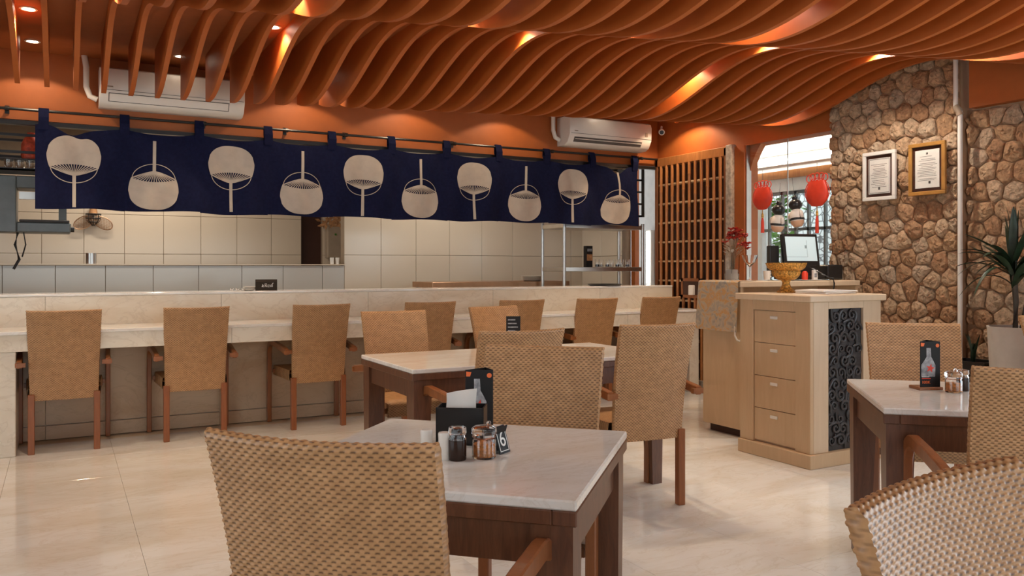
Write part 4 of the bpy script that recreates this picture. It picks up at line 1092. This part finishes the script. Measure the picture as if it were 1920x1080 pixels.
b_ = MB(); b_.ring_sweep([[(-.09, -.12, 0), (.09, -.12, 0), (.09, .12, 0), (-.09, .12, 0)], [(-.11, -.14, .60), (.11, -.14, .60), (.11, .14, .60), (-.11, .14, .60)], [(-.095, -.125, .60), (.095, -.125, .60), (.095, .125, .60), (-.095, .125, .60)], [(-.095, -.125, .56), (.095, -.125, .56), (.095, .125, .56), (-.095, .125, .56)]]).build('body', 'black_plastic', bx)
p2 = thing('grass_plant', 'small plant of thin dark leaves in the black planter box', 'plant', (5.56, 3.46, .56))
lm = leaf_mesh(.26, .008, .2)
for k in range(12): link('leaf', lm, p2, (0, .01 * (k % 3), 0), (0, -.75 - .3 * rnd.random(), k * 2.4)).scale = (.55 if math.cos(k * 2.4) > 0 else .9, 1, 1)

# ------------------------------------------------------------------ things on the bar ledge and in the kitchen
t = thing('ledge_napkin_box', 'small dark napkin box with white lettering on the bar ledge', 'napkin box', (1.47, 6.86, 1.056), math.radians(-12))
MB().prism([(-.05, 0), (.05, 0), (.05, .07), (.035, .09), (-.035, .09), (-.05, .07)], 'x', -.085, .085).build('box', 'soil', t)
lt = MB()
for k, pth in enumerate([[(-.035, .03), (-.02, .045), (-.03, .05), (-.033, .035), (-.018, .03)], [(-.01, .03), (-.01, .055), (.003, .055), (.003, .045), (-.008, .043), (.006, .03)], [(.024, .045), (.012, .045), (.012, .03), (.024, .03)], [(.03, .047), (.03, .032), (.04, .032), (.04, .05)], [(.048, .03), (.048, .06), (.056, .06)]]):
    lt.tube([(x, -.0515, z) for x, z in pth], .003, 5)
lt.build('lettering', 'white_print', t)
for k, (x, y, n_) in enumerate(((1.335, 6.87, 3),)):
    for q in range(n_):
        o = MB().lathe([(.001, 0), (.03, 0), (.052, .010), (.055, .013), (.05, .013), (.028, .004), (.001, .004)], 20).build('saucer', 'white_plastic', None, True, (x + .004 * q, y, 1.057 + .0095 * q)); tag(o, ['lowest', 'middle', 'top'][q] + ' small white saucer stacked beside the dark napkin box', 'saucer', 'saucers on the ledge')
for k in range(3):
    o = MB().lathe([(.001, 0), (.012, 0), (.016, .02), (.014, .02), (.010, .003), (.001, .003)], 12).build('tiny_glass', 'glass_clear', None, True, (1.20 + .045 * k, 6.86, 1.057)); tag(o, 'tiny clear cup left of the saucers on the bar ledge', 'cup', 'tiny cups on the ledge')
o = MB().lathe([(.001, .0), (.15, .0), (.175, .012), (.178, .018), (.170, .018), (.148, .005), (.001, .005)], 36).build('serving_tray', 'black_plastic', None, True, (4.85, 6.88, 1.057)); tag(o, 'round black serving tray lying on the bar ledge', 'tray')
# steel work table with plates
wt = thing('work_table', 'steel kitchen table with copper-coloured edge behind the bar', 'table', (3.32, 7.74, 0))
MB().bbox((0, 0, 1.03), (1.66, .55, 1.09), .004).build('top', 'steel_copper', wt)
for x in (.05, 1.61):
    for y in (.05, .50): MB().tube([(x, y, 0), (x, y, 1.03)], .02, 8).build('leg', 'steel', wt, True)
for q in range(5):
    o = MB().lathe([(.001, 0), (.08, 0), (.13, .012), (.132, .015), (.126, .015), (.078, .004), (.001, .004)], 28).build('plate', 'white_plastic', None, True, (4.60 + .006 * (q % 2), 7.92, 1.091 + .010 * q)); tag(o, ['lowest', 'second lowest', 'middle', 'second highest', 'topmost'][q] + ' white plate of the stack behind the bar', 'plate', 'stacked white plates')
rk = thing('steel_rack', 'steel shelf rack behind the right end of the bar', 'rack', (5.08, 7.44, 0))
for x in (-.49, .53):
    for y in (-.20, .24): MB().tube([(x, y, 0), (x, y, 1.72)], .019, 10).build('post', 'steel', rk, True)
for z in (.45, 1.20, 1.655): MB().bbox((-.50, -.21, z), (.54, .25, z + .045), .003).build('shelf', 'steel', rk)
o = thing('tall_carton', 'narrow dark patterned carton on the steel shelf', 'carton', (5.03, 7.45, 1.245)); MB().bbox((-.04, -.03, 0), (.04, .03, .23), .002).build('box', 'black_card', o); MB().box((-.035, -.031, .07), (.035, -.030, .14)).build('print', 'dried', o); MB().box((-.03, -.031, .17), (.03, -.030, .20)).build('print', 'grey_print', o)
for k in range(7):
    x = 5.13 + .068 * k; t = thing('small_jar', 'small glass jar in the row on the steel shelf, ' + ['first from the dark carton', 'second from the dark carton', 'third from the dark carton', 'in the middle of the row', 'third from the right post', 'second from the right post', 'next to the right post'][k], 'jar', (x, 7.42 + .02 * (k % 2), 1.245), 0, 'jars on the steel shelf')
    MB().lathe([(.001, 0), (.024, 0), (.025, .004), (.025, .075), (.022, .085), (.020, .085), (.0225, .07), (.0225, .006), (.001, .004)], 14).build('glass', 'glass_clear', t, True)
    MB().lathe([(.001, .006), (.021, .006), (.021, .03), (.001, .03)], 12).build('contents', 'soy' if k % 2 == 0 else 'paper', t, True)
# upper black racks at both ends behind the curtain
def wire_rack(x0, x1, y0, y1, z0, z1, label, nsh):
    t = thing('wall_rack', label, 'rack', (x0, y0, z0))
    for x in (0, x1 - x0):
        for y in (0, y1 - y0): MB().box((x - .012, y - .012, 0), (x + .012, y + .012, z1 - z0)).build('upright', 'black_metal', t)
    for k in range(nsh):
        z = (z1 - z0 - .02) * k / (nsh - 1); s = MB().box((0, 0, z), (x1 - x0, .02, z + .02)).box((0, y1 - y0 - .02, z), (x1 - x0, y1 - y0, z + .02))
        s.build('rail', 'black_metal', t)
    MB().box((0, 0, 0), (x1 - x0, y1 - y0, .012)).build('bottom_shelf', 'dark_iron', t); return t
wire_rack(-.62, .35, 7.45, 7.80, 2.00, 2.42, 'black metal rack above the grill at the left end', 4)
wrk = wire_rack(5.0, 5.66, 7.30, 7.60, 1.80, 2.35, 'black metal rack behind the right end of the curtain', 5)
MB().box((.50, .25, 0), (.66, .27, .55)).build('back_plate', 'black_metal', wrk)
rb = thing('red_bag', 'red cloth bag standing on the black rack at left', 'bag', (-.21, 7.58, 2.10))
MB().lathe([(.001, 0), (.06, 0), (.072, .03), (.07, .12), (.05, .17), (.022, .19), (.03, .215), (.001, .22)], 20).build('body', 'red_cloth', rb, True)
MB().tube([(.026 * math.cos(a), .026 * math.sin(a), .19) for a in [2 * PI * k / 16 for k in range(16)]], .005, 6, True).build('tie', 'gold', rb, True)
for k in range(5):
    o = MB().lathe([(.001, 0), (.025, 0), (.03, .01), (.034, .075), (.031, .075), (.026, .012), (.001, .006)], 16).build('drinking_glass', 'glass_clear', None, True, (-.36 + .075 * k, 7.53 + .03 * (k % 2), 2.0125)); tag(o, 'clear drinking glass ' + ['at the left end of the row', 'second from left in the row', 'in the middle of the row', 'second from right in the row', 'at the right end of the row'][k] + ' below the red bag', 'glass', 'glasses under the red bag')
sg_ = MB().box((-.42, 7.5, 2.09), (.0, 7.66, 2.10)).build('rack_shelf', 'dark_iron'); tag(sg_, 'thin dark shelf board carrying the red bag', 'shelf')
gr = thing('salamander_grill', 'grey open-fronted grill hanging at the left end of the kitchen', 'grill', (-.62, 7.78, 1.53))
MB().bbox((.0, 0, 0), (.30, .34, .46), .006).build('control_column', 'grey_metal', gr)
MB().bbox((.30, 0, 0), (.69, .34, .085), .01).build('tray', 'grey_metal', gr)
MB().bbox((.32, -.01, .085), (.68, .33, .105), .004).build('grate', 'dark_iron', gr)
MB().bbox((.30, 0, .36), (.66, .34, .46), .006).build('heater_hood', 'grey_metal', gr)
MB().box((.60, .25, .105), (.66, .31, .35)).build('rear_strut', 'grey_metal', gr)
MB().box((.32, -.006, .27), (.62, .05, .33)).build('burner', 'steel', gr)
MB().tube([(.69, .03, .03), (.715, .03, .03)], .022, 10).build('knob', 'black_plastic', gr, True)
o = MB().tube([(.02, 0, .0), (.0, .01, -.1), (.03, 0, -.22), (-.01, 0, -.30)], .012, 6).tube([(.06, 0, .0), (.075, .01, -.1), (.05, 0, -.2)], .006, 6).build('grill_cable', 'black_plastic', None, True, (-.33, 7.80, 1.53)); tag(o, 'black cable bundle hanging below the grill', 'cable')
# caged fitting with mesh wings on rear wall
wf = thing('caged_wall_fitting', 'caged metal fitting with two oval wire mesh wings on the rear kitchen tiles', 'wall fitting', (.315, 10.33, 1.74))
MB().lathe([(.001, .10), (.045, .10), (.03, .19), (.001, .20)], 14).build('cap', 'dried', wf, True)
cg = MB()
for k in range(8): a = 2 * PI * k / 8; cg.tube([(.075 * math.cos(a), .055 * math.sin(a) - .0, .10), (.07 * math.cos(a), .05 * math.sin(a), .03), (.01 * math.cos(a), .01 * math.sin(a), -.03)], .004, 5)
for z, r in ((.10, .076), (.05, .073), (.01, .05)): cg.tube([(r * math.cos(q), r * .72 * math.sin(q), z) for q in [2 * PI * k / 18 for k in range(18)]], .006, 5, True)
cg.build('cage', 'dark_iron', wf, True)
for sg in (-1, 1):
    wm = MB(); P0 = lambda u, v: (sg * (.10 + .105 * u * .9), -.01, .0 + .055 * v - .03 * u)
    wm.tube([P0(math.cos(q), math.sin(q) * 1.25) for q in [2 * PI * k / 28 for k in range(28)]], .005, 5, True, up=(0, 1, 0))
    for k in range(-5, 6):
        u = k / 6; v = math.sqrt(1 - u * u) * 1.25; wm.tube([P0(u, -v), P0(u, v)], .0018, 4, up=(0, 1, 0))
    for k in range(-3, 4):
        v = k / 4; u = math.sqrt(1 - v * v); wm.tube([P0(-u, v * 1.25), P0(u, v * 1.25)], .0018, 4, up=(0, 1, 0))
    wm.build('mesh_wing', 'steel_copper', wf)
o = MB().lathe([(.001, 0), (.045, 0), (.045, .10), (.041, .10), (.041, .006), (.001, .006)], 20).build('steel_pot', 'steel', None, True, (.245, 8.64, 1.277)); tag(o, 'small steel pot on the kitchen partition', 'pot')
eb = thing('electric_box', 'beige metal electric box beside the dark kitchen door', 'electric box', (3.06, 10.39, 1.36))
MB().bbox((-.10, -.14, 0), (.10, -.014, .40), .006).build('body', 'beige_metal', eb); MB().tube([(0, -.141, .30), (0, -.147, .30)], .014, 10).build('indicator', 'foliage', eb)
so = thing('wall_socket', 'white wall socket beside the beige electric box', 'socket', (3.25, 10.385, 1.57)); MB().bbox((-.05, -.03, 0), (.05, 0, .11), .004).build('plate', 'white_plastic', so); MB().box((.012, -.034, .02), (.028, -.03, .09)).build('switch', 'white_trim', so)
db = thing('dried_bunch', 'bunch of dried orange-brown leaves above the electric box', 'dried plant', (3.05, 10.28, 1.76)); rnd = random.Random(9)
for k in range(40):
    a = rnd.uniform(0, 6.28); c = Vector((rnd.gauss(0, .08), rnd.gauss(0, .03), rnd.uniform(.0, .14))); u = Vector((math.cos(a), rnd.uniform(-.3, .3), math.sin(a))) * .05; w = u.cross(Vector((0, 1, 0))).normalized() * .02
    MB().add([c - u, c + w, c + u, c - w], [(0, 1, 2, 3)]).build('leaf', 'dried', db)
for k in range(2):
    o = MB().lathe([(.001, 0), (.018, 0), (.022, .07), (.020, .07), (.016, .004), (.001, .004)], 14).build('white_beaker', 'white_plastic', None, True, (2.54 + .06 * k, 8.64, 1.277)); tag(o, ['left', 'right'][k] + ' white beaker at the end of the kitchen partition', 'cup', 'white beakers')
